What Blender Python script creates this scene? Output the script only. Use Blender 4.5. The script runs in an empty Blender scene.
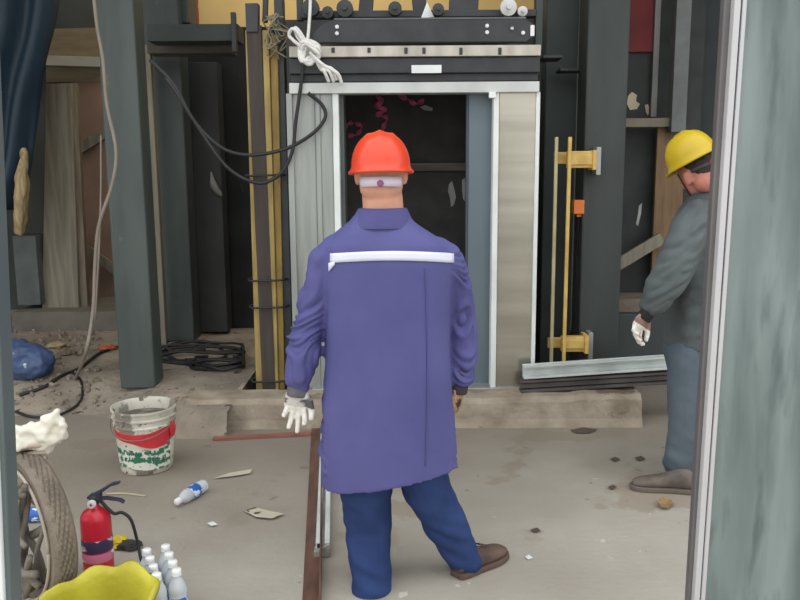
import bpy, bmesh, math, random
from mathutils import Vector, Matrix, Euler, noise, Quaternion
from mathutils.bvhtree import BVHTree
R = math.radians
rnd = random.Random(7)
SC = bpy.context.scene
COL = SC.collection

# ------------------------------------------------------------------ camera, world, light, exposure
CAM_H = 1.57
cam_d = bpy.data.cameras.new('camera'); cam_d.sensor_width = 36; cam_d.lens = 36.0
cam_d.clip_start = 0.05; cam_d.clip_end = 200
cam = bpy.data.objects.new('camera', cam_d); COL.objects.link(cam)
ROT = Matrix.Rotation(R(90 - 9.2), 3, 'X') @ Matrix.Rotation(R(-0.4), 3, 'Z')
cam.location = (0, 0, CAM_H); cam.rotation_euler = ROT.to_euler()
SC.camera = cam

world = bpy.data.worlds.new('world'); SC.world = world; world.use_nodes = True
wn = world.node_tree.nodes; wl = world.node_tree.links
bg = wn['Background']
wtc = wn.new('ShaderNodeTexCoord'); wsep = wn.new('ShaderNodeSeparateXYZ'); wr = wn.new('ShaderNodeValToRGB')
wl.new(wtc.outputs['Generated'], wsep.inputs[0]); wl.new(wsep.outputs['Z'], wr.inputs[0]); wl.new(wr.outputs[0], bg.inputs['Color'])
wr.color_ramp.elements[0].position = 0.0; wr.color_ramp.elements[0].color = (.62, .62, .60, 1)
wr.color_ramp.elements[1].position = 0.7; wr.color_ramp.elements[1].color = (.93, .97, 1.0, 1)
bg.inputs['Strength'].default_value = 1.0

def area(name, loc, target, sx, sy, energy, col=(1, 1, 1)):
    l = bpy.data.lights.new(name, 'AREA'); l.shape = 'RECTANGLE'; l.size = sx; l.size_y = sy; l.energy = energy; l.color = col
    o = bpy.data.objects.new(name, l); COL.objects.link(o); o.location = loc
    o.rotation_euler = (Vector(target) - Vector(loc)).to_track_quat('-Z', 'Y').to_euler()
    return o
area('wall_fill_light', (-0.6, 7.0, 5.2), (-0.6, 8.6, 3.6), 3.0, 0.8, 42, (1.0, .9, .72))  # unseen fill lamp added high at the back to brighten the cream wall
SC.view_settings.view_transform = 'Standard'; SC.view_settings.look = 'None'
SC.view_settings.gamma = 1.0; SC.view_settings.use_curve_mapping = False
SC.view_settings.exposure = 1.0

# ------------------------------------------------------------------ measuring helpers: a pixel's ray met with a plane of the place
def ray(px, py):
    return ROT @ Vector(((px - 400) / 800, (300 - py) / 800, -1))
def P(px, py, Y):
    d = ray(px, py); return Vector((0, 0, CAM_H)) + d * (Y / d.y)
def G(px, py, z=0.0):
    d = ray(px, py); return Vector((0, 0, CAM_H)) + d * ((z - CAM_H) / d.z)

# ------------------------------------------------------------------ materials
def lin(c):
    return tuple(((v / 255) / 12.92 if v / 255 <= .04045 else ((v / 255 + .055) / 1.055) ** 2.4) for v in c)
_m = {}
def mat(name, col, rough=.6, metal=0.0, col2=None, var=.12, scale=6, bump=0.0, bscale=40, stretch=(1, 1, 1), spots=None, trans=0.0, emit=None, detail=6, spec=.5, lo=.35, hi=.65, soft=.04):
    if name in _m: return _m[name]
    m = bpy.data.materials.new(name); m.use_nodes = True; _m[name] = m
    n = m.node_tree.nodes; l = m.node_tree.links; b = n['Principled BSDF']
    b.inputs['Roughness'].default_value = rough; b.inputs['Metallic'].default_value = metal
    b.inputs['Specular IOR Level'].default_value = spec
    tc = n.new('ShaderNodeTexCoord'); mp = n.new('ShaderNodeMapping'); mp.inputs['Scale'].default_value = stretch
    l.new(tc.outputs['Object'], mp.inputs['Vector'])
    nz = n.new('ShaderNodeTexNoise'); nz.inputs['Scale'].default_value = scale; nz.inputs['Detail'].default_value = detail
    l.new(mp.outputs[0], nz.inputs['Vector'])
    cr = n.new('ShaderNodeValToRGB'); l.new(nz.outputs['Fac'], cr.inputs[0])
    c = lin(col)
    a = lin(col2) if col2 else tuple(v * (1 - var) for v in c)
    e = c if col2 else tuple(min(1, v * (1 + var)) for v in c)
    cr.color_ramp.elements[0].position = lo; cr.color_ramp.elements[0].color = (*a, 1)
    cr.color_ramp.elements[1].position = hi; cr.color_ramp.elements[1].color = (*e, 1)
    out = cr.outputs[0]
    for (scol, sscale, thr, sst) in (spots or []):
        mp2 = n.new('ShaderNodeMapping'); mp2.inputs['Scale'].default_value = sst; l.new(tc.outputs['Object'], mp2.inputs['Vector'])
        mp2.inputs['Location'].default_value = (sscale * .37, thr * 9.1, 1.3)
        n2 = n.new('ShaderNodeTexNoise'); n2.inputs['Scale'].default_value = sscale; n2.inputs['Detail'].default_value = 5
        l.new(mp2.outputs[0], n2.inputs['Vector'])
        r2 = n.new('ShaderNodeMapRange'); r2.inputs['From Min'].default_value = thr; r2.inputs['From Max'].default_value = thr + soft
        l.new(n2.outputs['Fac'], r2.inputs['Value'])
        mx = n.new('ShaderNodeMix'); mx.data_type = 'RGBA'
        l.new(r2.outputs[0], mx.inputs['Factor']); l.new(out, mx.inputs['A']); mx.inputs['B'].default_value = (*lin(scol), 1)
        out = mx.outputs['Result']
    l.new(out, b.inputs['Base Color'])
    if trans: b.inputs['Transmission Weight'].default_value = trans; b.inputs['IOR'].default_value = 1.3
    if bump:
        nb = n.new('ShaderNodeTexNoise'); nb.inputs['Scale'].default_value = bscale; nb.inputs['Detail'].default_value = 5
        l.new(mp.outputs[0], nb.inputs['Vector'])
        bp = n.new('ShaderNodeBump'); bp.inputs['Strength'].default_value = bump; bp.inputs['Distance'].default_value = .02
        l.new(nb.outputs['Fac'], bp.inputs['Height']); l.new(bp.outputs[0], b.inputs['Normal'])
    if emit:
        b.inputs['Emission Color'].default_value = (*lin(emit[0]), 1); b.inputs['Emission Strength'].default_value = emit[1]
    return m

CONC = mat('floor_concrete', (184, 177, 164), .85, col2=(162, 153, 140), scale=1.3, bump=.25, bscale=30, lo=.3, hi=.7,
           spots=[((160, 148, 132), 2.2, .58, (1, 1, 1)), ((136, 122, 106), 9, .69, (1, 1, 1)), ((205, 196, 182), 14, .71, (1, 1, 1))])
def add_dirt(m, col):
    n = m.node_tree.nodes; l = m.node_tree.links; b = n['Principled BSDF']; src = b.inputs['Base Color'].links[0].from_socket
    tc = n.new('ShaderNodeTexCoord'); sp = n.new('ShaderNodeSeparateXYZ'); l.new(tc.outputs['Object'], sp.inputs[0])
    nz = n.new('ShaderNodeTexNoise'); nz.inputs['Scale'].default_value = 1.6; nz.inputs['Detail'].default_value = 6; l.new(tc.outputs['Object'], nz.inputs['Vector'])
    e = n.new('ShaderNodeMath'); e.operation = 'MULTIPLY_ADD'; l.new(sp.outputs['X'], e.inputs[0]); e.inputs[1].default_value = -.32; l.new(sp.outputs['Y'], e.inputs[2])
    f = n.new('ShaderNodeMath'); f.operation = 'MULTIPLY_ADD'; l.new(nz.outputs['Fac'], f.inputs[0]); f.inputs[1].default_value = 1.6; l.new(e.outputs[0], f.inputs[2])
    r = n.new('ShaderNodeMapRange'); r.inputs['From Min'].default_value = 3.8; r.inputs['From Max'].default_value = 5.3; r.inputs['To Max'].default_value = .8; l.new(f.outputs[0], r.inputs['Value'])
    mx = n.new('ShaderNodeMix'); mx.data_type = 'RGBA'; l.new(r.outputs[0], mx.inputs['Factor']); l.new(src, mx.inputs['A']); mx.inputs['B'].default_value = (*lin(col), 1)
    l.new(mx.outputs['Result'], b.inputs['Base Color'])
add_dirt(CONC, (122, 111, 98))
CURB = mat('curb_concrete', (168, 155, 137), .9, col2=(132, 119, 102), scale=5, bump=.6, bscale=22,
           spots=[((104, 90, 76), 3.2, .62, (1, 1, 2))])
DIRT = mat('dirt_floor', (160, 148, 132), .95, col2=(124, 113, 100), scale=3.2, bump=.8, bscale=25, spots=[((70, 62, 56), 9, .63, (1, 1, 1))])
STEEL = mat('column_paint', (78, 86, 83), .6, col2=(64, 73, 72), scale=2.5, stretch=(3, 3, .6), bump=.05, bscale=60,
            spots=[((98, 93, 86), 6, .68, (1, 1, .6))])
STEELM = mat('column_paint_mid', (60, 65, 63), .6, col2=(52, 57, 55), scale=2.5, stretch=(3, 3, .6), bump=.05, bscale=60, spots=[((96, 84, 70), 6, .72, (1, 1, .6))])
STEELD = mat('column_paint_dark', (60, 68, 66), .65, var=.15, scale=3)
DARK = mat('dark_steel', (48, 50, 53), .5, var=.2, scale=9, bump=.05)
BLACK = mat('black_board', (74, 72, 72), .7, var=.25, scale=5, spots=[((120, 120, 118), 7, .735, (1, 1, .5))])
BLACK2 = mat('black_panel', (50, 53, 53), .7, var=.25, scale=5, spots=[((170, 160, 140), 8, .745, (1, 1, .6))])
GALV2 = mat('bright_header_steel', (206, 207, 204), .4, .4, col2=(186, 188, 186), scale=2, stretch=(2, 1, 1))
GALV = mat('galvanised_steel', (170, 173, 168), .42, .5, col2=(150, 154, 151), scale=3, stretch=(6, 6, .5), bump=.04)
STAIN = mat('brushed_stainless', (190, 185, 172), .26, .8, col2=(168, 163, 150), scale=2, stretch=(.3, .3, 5))
WHITE = mat('white_film', (226, 230, 228), .5, var=.06)
BLUEG = mat('door_panel_grey', (108, 122, 130), .4, .3, var=.12, scale=2, stretch=(1, 1, .3))
WOOD = mat('raw_wood', (134, 122, 104), .8, col2=(108, 98, 84), scale=5, stretch=(8, 8, .6), bump=.15)
WOODY = mat('grey_wood', (148, 140, 124), .85, col2=(122, 116, 102), scale=4, stretch=(7, 7, .5), bump=.15)
PLY = mat('plywood', (150, 134, 108), .8, col2=(132, 117, 94), scale=3, stretch=(1, 1, 6), bump=.05)
PLYR = mat('reddish_board', (152, 124, 108), .8, var=.12, scale=3)
YEL = mat('yellow_bar', (170, 146, 86), .6, col2=(134, 114, 66), scale=5, stretch=(4, 4, .8), bump=.05)
YELB = mat('yellow_bracket', (216, 182, 104), .5, col2=(192, 156, 82), scale=12, bump=.03)
BROWN = mat('brown_board', (64, 56, 51), .75, var=.2, scale=5, stretch=(6, 6, .5))
CREAM = mat('cream_wall', (214, 188, 132), .9, var=.06, scale=2)
RED = mat('red_banner', (108, 32, 36), .7, var=.2, scale=4)
CABLE = mat('black_rubber', (36, 36, 38), .55, var=.2)
HOSE = mat('grey_hose', (134, 124, 112), .6, var=.12)
ROPE = mat('white_rope', (226, 224, 220), .8, var=.08, scale=60, bump=.3, bscale=120)
ALU = mat('aluminium', (186, 184, 182), .3, .6, var=.08, scale=2, stretch=(4, 4, .3))
ALUW = mat('aluminium_bright', (238, 238, 240), .3, .15, var=.03)
RUST = mat('red_primer_steel', (118, 84, 70), .7, col2=(88, 62, 52), scale=6, stretch=(3, .6, 3), bump=.1)
COAT = mat('purple_coat_cloth', (95, 94, 148), .75, col2=(84, 83, 136), scale=3, bump=.12, bscale=18, spec=.3)
COATD = mat('coat_collar_cloth', (84, 83, 134), .8, var=.1, scale=5, bump=.1, spec=.3)
REFL = mat('reflective_tape', (226, 226, 244), .45, var=.04)
JEAN = mat('navy_trouser_cloth', (52, 72, 118), .85, col2=(44, 60, 102), scale=5, bump=.2, bscale=14, spec=.2)
SKIN = mat('skin', (206, 150, 126), .55, var=.08, scale=14)
HAIR = mat('dark_hair', (52, 46, 44), .8, var=.3, scale=60, bump=.4, bscale=90)
ORANGE = mat('orange_plastic', (232, 74, 44), .3, var=.03)
HYEL = mat('yellow_plastic', (208, 178, 36), .35, var=.04)
GLOVEW = mat('white_glove_cotton', (222, 218, 208), .85, var=.1, scale=30, bump=.2, bscale=80)
GLOVEG = mat('grey_glove_cuff', (104, 102, 108), .85, var=.15, scale=20)
GLOVEB = mat('patterned_glove', (170, 138, 104), .8, col2=(54, 44, 42), scale=26, stretch=(1, 1, 1), lo=.44, hi=.52, bump=.2)
SHOE = mat('brown_suede', (112, 88, 76), .8, col2=(78, 64, 60), scale=10, bump=.15)
SOLE = mat('shoe_sole', (96, 78, 66), .8, var=.15)
GSHOE = mat('dusty_grey_suede', (122, 110, 100), .85, col2=(92, 84, 78), scale=12, bump=.2)
JACK = mat('grey_jacket_cloth', (98, 105, 106), .85, col2=(84, 89, 90), scale=4, bump=.25, bscale=16, spec=.2)
GREYB = mat('blue_grey_trouser_cloth', (98, 109, 118), .85, col2=(80, 91, 101), scale=4, bump=.2, bscale=14, spec=.2)

# ------------------------------------------------------------------ mesh helpers
def link(name, me, m, parent=None, smooth=True, bevel=0.0, kind=None):
    o = bpy.data.objects.new(name, me); COL.objects.link(o)
    for mm in (m if isinstance(m, (list, tuple)) else [m]): me.materials.append(mm)
    if smooth:
        for p in me.polygons: p.use_smooth = True
    if bevel:
        b = o.modifiers.new('bevel', 'BEVEL'); b.width = bevel; b.segments = 2; b.limit_method = 'ANGLE'; b.angle_limit = R(40)
    if parent:
        o.parent = parent
        if parent.type == 'EMPTY': o.matrix_parent_inverse = parent.matrix_basis.inverted()
    if kind: o['kind'] = kind
    return o
def obj(name, bm, m, parent=None, smooth=False, bevel=0.0, kind=None, recalc=True):
    if recalc: bmesh.ops.recalc_face_normals(bm, faces=bm.faces)
    me = bpy.data.meshes.new(name); bm.to_mesh(me); bm.free()
    return link(name, me, m, parent, smooth, bevel, kind)
def tag(o, label, cat, group=None):
    o['label'] = label; o['category'] = cat
    if group: o['group'] = group
    return o
def empty(name, loc, label, cat, group=None):
    o = bpy.data.objects.new(name, None); COL.objects.link(o); o.location = loc; o.empty_display_size = .05
    return tag(o, label, cat, group)
def B(): return bmesh.new()
def box(bm, lo, hi):
    lo = Vector(lo); hi = Vector(hi)
    v = [bm.verts.new((x, y, z)) for z in (lo.z, hi.z) for y in (lo.y, hi.y) for x in (lo.x, hi.x)]
    for f in ((0, 1, 3, 2), (4, 6, 7, 5), (0, 4, 5, 1), (2, 3, 7, 6), (0, 2, 6, 4), (1, 5, 7, 3)):
        bm.faces.new([v[i] for i in f])
    return v
def prism(bm, poly, off):
    """poly: list of points, extruded by vector off"""
    off = Vector(off); a = [bm.verts.new(p) for p in poly]; b = [bm.verts.new(Vector(p) + off) for p in poly]
    bm.faces.new(a); bm.faces.new(b[::-1]); n = len(a)
    for i in range(n): bm.faces.new((a[i], b[i], b[(i + 1) % n], a[(i + 1) % n]))
def quadslab(bm, pix, Y, th):
    """upright slab whose front outline is measured at distance Y, th metres thick going back"""
    prism(bm, [P(x, y, Y) for x, y in pix], (0, th, 0))
def bar(bm, p0, p1, w, h, up=(0, 0, 1)):
    p0 = Vector(p0); p1 = Vector(p1); d = (p1 - p0).normalized(); s = d.cross(Vector(up)).normalized(); u = s.cross(d)
    prism(bm, [p0 + s * a * w / 2 + u * b * h / 2 for a, b in ((-1, -1), (1, -1), (1, 1), (-1, 1))], p1 - p0)
def loft(bm, rings, cap0=True, cap1=True, closed=True):
    vs = [[bm.verts.new(p) for p in r] for r in rings]; n = len(vs[0])
    for a, b in zip(vs, vs[1:]):
        for i in range(n if closed else n - 1):
            bm.faces.new((a[i], a[(i + 1) % n], b[(i + 1) % n], b[i]))
    if cap0: bm.faces.new(vs[0][::-1])
    if cap1: bm.faces.new(vs[-1])
    return vs
def frames(pts):
    out = []; prev = None
    for i, p in enumerate(pts):
        d = (pts[min(i + 1, len(pts) - 1)] - pts[max(i - 1, 0)])
        d = d.normalized() if d.length > 1e-9 else Vector((0, 0, 1))
        if prev is None:
            s = d.cross(Vector((0, 0, 1)) if abs(d.z) < .9 else Vector((1, 0, 0))).normalized()
        else:
            s = (prev - d * prev.dot(d)).normalized()
        prev = s; out.append((p, d, s, d.cross(s)))
    return out
def tube(bm, pts, r, n=8):
    pts = [Vector(p) for p in pts]; rr = r if isinstance(r, (list, tuple)) else [r] * len(pts)
    loft(bm, [[p + (s * math.cos(a) + u * math.sin(a)) * q for a in [2 * math.pi * k / n for k in range(n)]]
              for (p, d, s, u), q in zip(frames(pts), rr)])
def spline(ctrl, k=8):
    c = [Vector(p) for p in ctrl]; c = [c[0] * 2 - c[1]] + c + [c[-1] * 2 - c[-2]]; out = []
    for i in range(1, len(c) - 2):
        for j in range(k):
            t = j / k; a, b, d, e = c[i - 1], c[i], c[i + 1], c[i + 2]
            out.append(.5 * ((2 * b) + (d - a) * t + (2 * a - 5 * b + 4 * d - e) * t * t + (3 * b - a - 3 * d + e) * t ** 3))
    out.append(c[-2]); return out
def lathe(bm, prof, n=32, M=Matrix(), cap0=True, cap1=True):
    loft(bm, [[M @ Vector((r * math.cos(a), r * math.sin(a), z)) for a in [2 * math.pi * k / n for k in range(n)]] for r, z in prof], cap0, cap1)
def ball(bm, p, r, M=None, u=16, v=10):
    rx, ry, rz = r if isinstance(r, (list, tuple)) else (r, r, r)
    mm = Matrix.Translation(p) @ (M.to_4x4() if M else Matrix()) @ Matrix.Diagonal((rx, ry, rz, 1))
    loft(bm, [[mm @ Vector((math.sin(t) * math.cos(a), math.sin(t) * math.sin(a), -math.cos(t))) for a in [2 * math.pi * k / u for k in range(u)]] for t in [math.pi * (j + .12 * (j == 0) - .12 * (j == v)) / v for j in range(v + 1)]])
def limb(bm, pts, rs, n=16):
    pts = [Vector(p) for p in pts]
    tube(bm, pts, list(rs), n)
    for p, r in zip(pts, rs): ball(bm, p, r * .995)
def remesh(bm, voxel, smooth=2, fac=.5):
    bmesh.ops.recalc_face_normals(bm, faces=bm.faces)
    me = bpy.data.meshes.new('t'); bm.to_mesh(me); bm.free()
    o = bpy.data.objects.new('t', me); COL.objects.link(o)
    r = o.modifiers.new('r', 'REMESH'); r.mode = 'VOXEL'; r.voxel_size = voxel
    if smooth:
        s = o.modifiers.new('s', 'SMOOTH'); s.iterations = smooth; s.factor = fac
    dg = bpy.context.evaluated_depsgraph_get(); dg.update()
    out = bpy.data.meshes.new_from_object(o.evaluated_get(dg))
    bpy.data.objects.remove(o); bpy.data.meshes.remove(me)
    return out
def wrinkle(me, amp, scale, seed=0, zmin=None):
    def f(c, n):
        q = Vector((c.x * scale[0], c.y * scale[1], c.z * scale[2])) + Vector((seed * 7.3, seed * 3.1, 0))
        return amp * (noise.noise(q) + .5 * noise.noise(q * 2.1))
    displace(me, f)
def displace(me, f):
    n = len(me.vertices); co = [0.0] * (3 * n); no = [0.0] * (3 * n)
    me.vertices.foreach_get('co', co); me.vertices.foreach_get('normal', no)
    for i in range(n):
        c = Vector(co[3 * i:3 * i + 3]); nn = Vector(no[3 * i:3 * i + 3]); c += nn * f(c, nn); co[3 * i:3 * i + 3] = c
    me.vertices.foreach_set('co', co); me.update()
def ell(cx, cy, cz, rx, ry, n=28, p=2.4, rot=0.0, tz=0.0):
    out = []
    for k in range(n):
        a = 2 * math.pi * k / n; c, s = math.cos(a), math.sin(a)
        x = rx * math.copysign(abs(c) ** (2 / p), c); y = ry * math.copysign(abs(s) ** (2 / p), s)
        z = cz + tz * (x / rx if rx else 0)
        out.append(Vector((cx + x * math.cos(rot) - y * math.sin(rot), cy + x * math.sin(rot) + y * math.cos(rot), z)))
    return out
# ------------------------------------------------------------------ slabs measured at a distance
def slab(bm, x0, x1, y0, y1, Y, th):
    ym, xm = (max(y0, -40) + min(y1, 640)) / 2, (x0 + x1) / 2
    xa, xb = P(x0, ym, Y).x, P(x1, ym, Y).x
    za, zb = P(xm, y1, Y).z, P(xm, y0, Y).z
    box(bm, (xa, Y, za), (xb, Y + th, zb))
def slabz(bm, x0, x1, z0, z1, Y, th, ym=240):
    box(bm, (P(x0, ym, Y).x, Y, z0), (P(x1, ym, Y).x, Y + th, z1))
def S(name, m, *sl, parent=None, bevel=0.004, kind=None, z=False):
    bm = B()
    for s in sl: (slabz if z else slab)(bm, *s)
    return obj(name, bm, m, parent, bevel=bevel, kind=kind)

# ------------------------------------------------------------------ the setting
def grid_mesh(name, xs, ys, zf, m, kind, skirt=0.0):
    bm = B(); vs = [[bm.verts.new((x, y, zf(x, y))) for x in xs] for y in ys]
    for j in range(len(ys) - 1):
        for i in range(len(xs) - 1): bm.faces.new((vs[j][i], vs[j][i + 1], vs[j + 1][i + 1], vs[j + 1][i]))
    return obj(name, bm, m, smooth=True, kind=kind, recalc=False)
def fr(a, b, n): return [a + (b - a) * i / n for i in range(n + 1)]
bm = B(); vs = [bm.verts.new(v) for v in ((-7, -4, 0), (7, -4, 0), (7, 12, 0), (-7, 12, 0))]; 
XPIT0, XPIT1 = -1.04, -.62
bm.faces.new(vs)
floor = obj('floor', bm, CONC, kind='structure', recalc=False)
def sst(t): t = max(0, min(1, t)); return t * t * (3 - 2 * t)
def zrear(x, y):
    front = 4.82 + (0.35 * sst((-1.35 - x) / .8))
    rise = .17 * sst((y - front + .25) / (.05 + .7 * sst((-1.2 - x) / .6)))
    return rise - .02 + (.02 * noise.noise(Vector((x * 2.2, y * 2.2, 0))) + .012 * noise.noise(Vector((x * 7, y * 7, 3)))) * sst((y - 4.6) / .5)
rear = grid_mesh('floor_rear', fr(-6.4, XPIT0, 80), fr(4.4, 8.3, 70), zrear, DIRT, 'structure')
# pit beside the rails: its side wall is the edge of the rear floor
S('trim_1', DIRT, bevel=0) if False else None
bm = B(); box(bm, (XPIT0 - .03, 4.8, .001), (XPIT0, 8.0, .16)); obj('trim_1', bm, CURB, kind='structure')
bm = B(); box(bm, (XPIT0, 4.98, .002), (XPIT1 + .02, 7.0, .012)); obj('trim_2', bm, mat('pit_dirt', (52, 48, 44), .95, var=.3, scale=12, bump=.5), kind='structure')
# curb, rough edged
def curb():
    bm = B(); n = 60; x0, x1 = P(186, 415, 4.78).x, P(641, 415, 4.78).x; rings = []
    for i in range(n + 1):
        x = x0 + (x1 - x0) * i / n
        e = .012 * noise.noise(Vector((x * 3, 1, 0))) + .008 * noise.noise(Vector((x * 11, 2, 0)))
        f = .02 * noise.noise(Vector((x * 2, 5, 0))); top = .175 + e + (.02 if x > .9 else 0) * sst((x - .9) / .3)
        yf = 4.76 + f * .6; yb = 5.02
        ramp = .05 + .03 * noise.noise(Vector((x * 1.7, 9, 0)))
        rings.append([Vector((x, yf - ramp * .5, 0)), Vector((x, yf, .05)), Vector((x, yf + .02, top - .03)), Vector((x, yf + .045 + .5 * abs(e), top)),
                      Vector((x, (yf + yb) / 2, top + .3 * e)), Vector((x, yb, top)), Vector((x, yb, 0))])
    loft(bm, rings); return obj('curb', bm, CURB, smooth=False, bevel=0)
tag(curb(), 'low rough concrete curb running in front of the lift doorway', 'curb')
# shell of the hall
def plane(name, pts, m):
    bm = B(); bm.faces.new([bm.verts.new(p) for p in pts]); return obj(name, bm, m, kind='structure', recalc=False)
WALLD = mat('dim_wall', (74, 74, 72), .9, var=.15, scale=2)
BROWNW = mat('brown_wall', (76, 80, 77), .9, var=.15, scale=2, bump=.1)
def wall(name, lo, hi, m):
    bm = B(); box(bm, lo, hi); return obj(name, bm, m, kind='structure')
xq = P(187, 20, 8.3).x
wall('wall_back_left', (-6.4, 8.3, 0), (xq, 8.45, 5.6), BROWNW)
wall('wall_back', (-6.4, 9.0, 0), (6.4, 9.15, 5.6), CREAM)
wall('wall_back_right', (1.3, 6.3, 0), (6.4, 6.45, 5.6), mat('dark_wall', (54, 60, 61), .85, var=.15, scale=2))
wall('wall_left', (-6.55, 4.4, 0), (-6.4, 9.1, 5.6), BROWNW)
wall('wall_right', (6.4, 4.4, 0), (6.55, 9.1, 5.6), WALLD)
wall('ceiling', (-6.55, 4.5, 5.6), (6.55, 9.15, 5.75), WALLD)
wall('wall_front_lintel', (-6.55, 4.35, 4.2), (6.55, 4.5, 5.75), WALLD)

# ------------------------------------------------------------------ lift doorway
YD = 5.04
sillz = P(480, 392, YD).z
def X(px, Y=YD, py=240): return P(px, py, Y).x
def Z(py, Y=YD, px=400): return P(px, py, Y).z
door = empty('elevator_doorway', (X(415), YD, sillz), 'galvanised steel lift door surround with open dark doorway behind the central worker', 'doorway')
zt = Z(93)
S('jamb', GALV, (290, 296, sillz, zt, YD - .02, .09), (296, 318, sillz, zt, YD + .012, .05), (318, 323, sillz, zt, YD - .004, .06), (323, 335, sillz, zt, YD + .006, .06), parent=door, z=True)
S('edge_strip', WHITE, (335, 341, sillz, zt, YD - .012, .12), parent=door, z=True)
S('inner_return', mat('jamb_return', (88, 92, 92), .5, .3), (341, 346, sillz, zt, YD + .06, .2), parent=door, z=True)
j = S('jamb', STAIN, (497.5, 533.5, sillz, zt, YD, .07), parent=door, z=True); j['label'] = 'brushed stainless jamb right of the opening'
S('edge_strip', WHITE, (492, 497.5, sillz, zt, YD - .014, .1), parent=door, z=True)
S('edge_strip', WHITE, (533.5, 537.5, sillz, zt, YD - .012, .1), parent=door, z=True)
S('header', GALV2, (289, 539.5, 82, 93, YD - .03, .12), parent=door)
S('sill', GALV, (312, 524, 388.5, 392, YD - .03, .2), (312, 524, 392.5, 396, YD - .06, .2), parent=door)
bm = B(); slab(bm, 489, 496, 91.5, 98, YD - .045, .02); obj('clip', bm, WHITE, door, bevel=.004)
# the grey leaf standing half open
leaf = empty('elevator_door_leaf', (X(480), YD + .1, sillz), 'blue-grey lift door leaf standing slid back at the right of the dark opening', 'door')
S('leaf_panel', BLUEG, (468, 492.5, sillz + .01, Z(94, YD + .1), YD + .1, .035), parent=leaf, z=True)
S('leaf_edge', mat('leaf_edge', (70, 80, 90), .5, .2), (465.5, 468.2, sillz + .01, Z(94, YD + .1), YD + .098, .04), parent=leaf, z=True)
# the shaft behind the doorway
YS = 6.2
S('wall_shaft', BLACK, (284, 560, sillz - .15, Z(19, YS), YS, .06), z=True, kind='structure', bevel=0)
bm = B(); box(bm, (X(338) - .04, YD + .27, .01), (X(338) - .01, YS, 2.35)); obj('wall_shaft_left', bm, BLACK, kind='structure')
bm = B(); box(bm, (X(505), YD + .27, .01), (X(505) + .03, YS, 2.35)); obj('wall_shaft_right', bm, BLACK, kind='structure')
bm = B(); box(bm, (X(338) - .04, YD + .2, 2.3), (X(505) + .03, YS, 2.36)); obj('ceiling_shaft', bm, BLACK, kind='structure')
t = S('wooden_plank', mat('grey_plank', (146, 134, 124), .8, col2=(112, 102, 94), stretch=(.6, 8, 8), scale=5), (392, 470, 163, 171, YS - .06, .05)); tag(t, 'grey plank nailed across the dark shaft wall right of the orange helmet', 'plank')
PINK = mat('pink_plastic', (226, 112, 150), .6, var=.25, scale=20)
def ribbon(name, ctrl, w, label, group=None, m=PINK):
    bm = B(); pts = spline(ctrl, 6); fs = frames(pts); rings = []
    for i, (p, d, s, u) in enumerate(fs):
        a = i * .5; ss = s * math.cos(a) + u * math.sin(a); uu = u * math.cos(a) - s * math.sin(a)
        rings.append([p + ss * w / 2 + uu * .002, p + ss * w / 2 - uu * .002, p - ss * w / 2 - uu * .002, p - ss * w / 2 + uu * .002])
    loft(bm, rings); o = obj(name, bm, m, smooth=False); return tag(o, label, 'ribbon', group)
YR = YS - .025
ribbon('plastic_ribbon', [P(376, 96, YR), P(383, 102, YR), P(374, 106, YR - .02), P(386, 110, YR), P(377, 115, YR), P(387, 118, YR - .02), P(383, 128, YR), P(386, 138, YR)], .035, 'crumpled pink plastic ribbon hanging in the dark shaft straight above the orange helmet')
ribbon('plastic_ribbon', [P(343, 133, YR), P(347, 124, YR), P(354, 123, YR - .02), P(361, 127, YR), P(357, 134, YR), P(348, 136, YR)], .035, 'curled pink plastic ribbon in the shaft beside the left jamb, left of the orange helmet')
ribbon('plastic_ribbon', [P(398, 96, YR), P(408, 99, YR), P(416, 104, YR - .02), P(424, 100, YR)], .04, 'pink plastic ribbon hanging below the header right of the orange helmet')
SPL = mat('white_splash', (190, 190, 186), .8, var=.15)
def splash(pix, Y, m=SPL, parent=None, name='paint_splash'):
    bm = B(); prism(bm, [P(x, y, Y - .004) for x, y in pix], (0, .008, 0)); return obj(name, bm, m, parent)
for pix, lb in (([(449, 184), (452, 181), (454, 188), (456, 197), (454, 205), (451, 207), (450, 198), (448, 191)], 'long whitish plaster smear on the dark shaft wall under the plank'),
                ([(462, 180), (465, 178), (466, 188), (465, 201), (463, 199), (462, 190)], 'narrow whitish plaster smear beside the blue-grey lift door leaf'),
                ([(420, 107), (425, 105), (433, 108), (432, 111), (424, 110)], 'small whitish plaster lump stuck high on the dark shaft wall')):
    tag(splash(pix, YS), lb, 'plaster')

# door operator over the header
YO = YD - .06
op = empty('door_operator', (X(415), YO, Z(81)), 'dark lift door operator beam with bolts and a blank white label above the doorway', 'door operator')
S('cover', DARK, (289, 540, 57.5, 73, YO, .16), (291, 538, 73.5, 81.5, YO + .03, .12), parent=op)
S('blank_label', WHITE, (411.5, 441.5, 65, 73, YO - .006, .008), parent=op, bevel=0)
S('track', mat('galvanised_track', (200, 194, 182), .45, .35, col2=(168, 162, 150), scale=3, stretch=(3, 1, 1)), (289, 541, 45.5, 56.5, YO - .02, .14), parent=op)
for px in (333, 369, 406, 424, 461, 500):
    bm = B(); slab(bm, px - 1.6, px + 1.6, 47.5, 52.5 + (px % 3), YO - .028, .012); obj('slot_bolt', bm, DARK, op, bevel=.002)
bm = B(); prism(bm, [P(x, y, YO - .01) for x, y in ((310, 43), (314, 32), (322, 24), (334, 19.5), (524, 18), (534, 24), (535, 36), (526, 42))], (0, .05, 0)); pl = obj('carrier_plate', bm, DARK, op, bevel=.006)
S('plate_lip', mat('plate_edge', (96, 98, 98), .4, .5), (334, 526, 17.5, 19.2, YO - .012, .06), parent=op, bevel=0)
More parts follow.
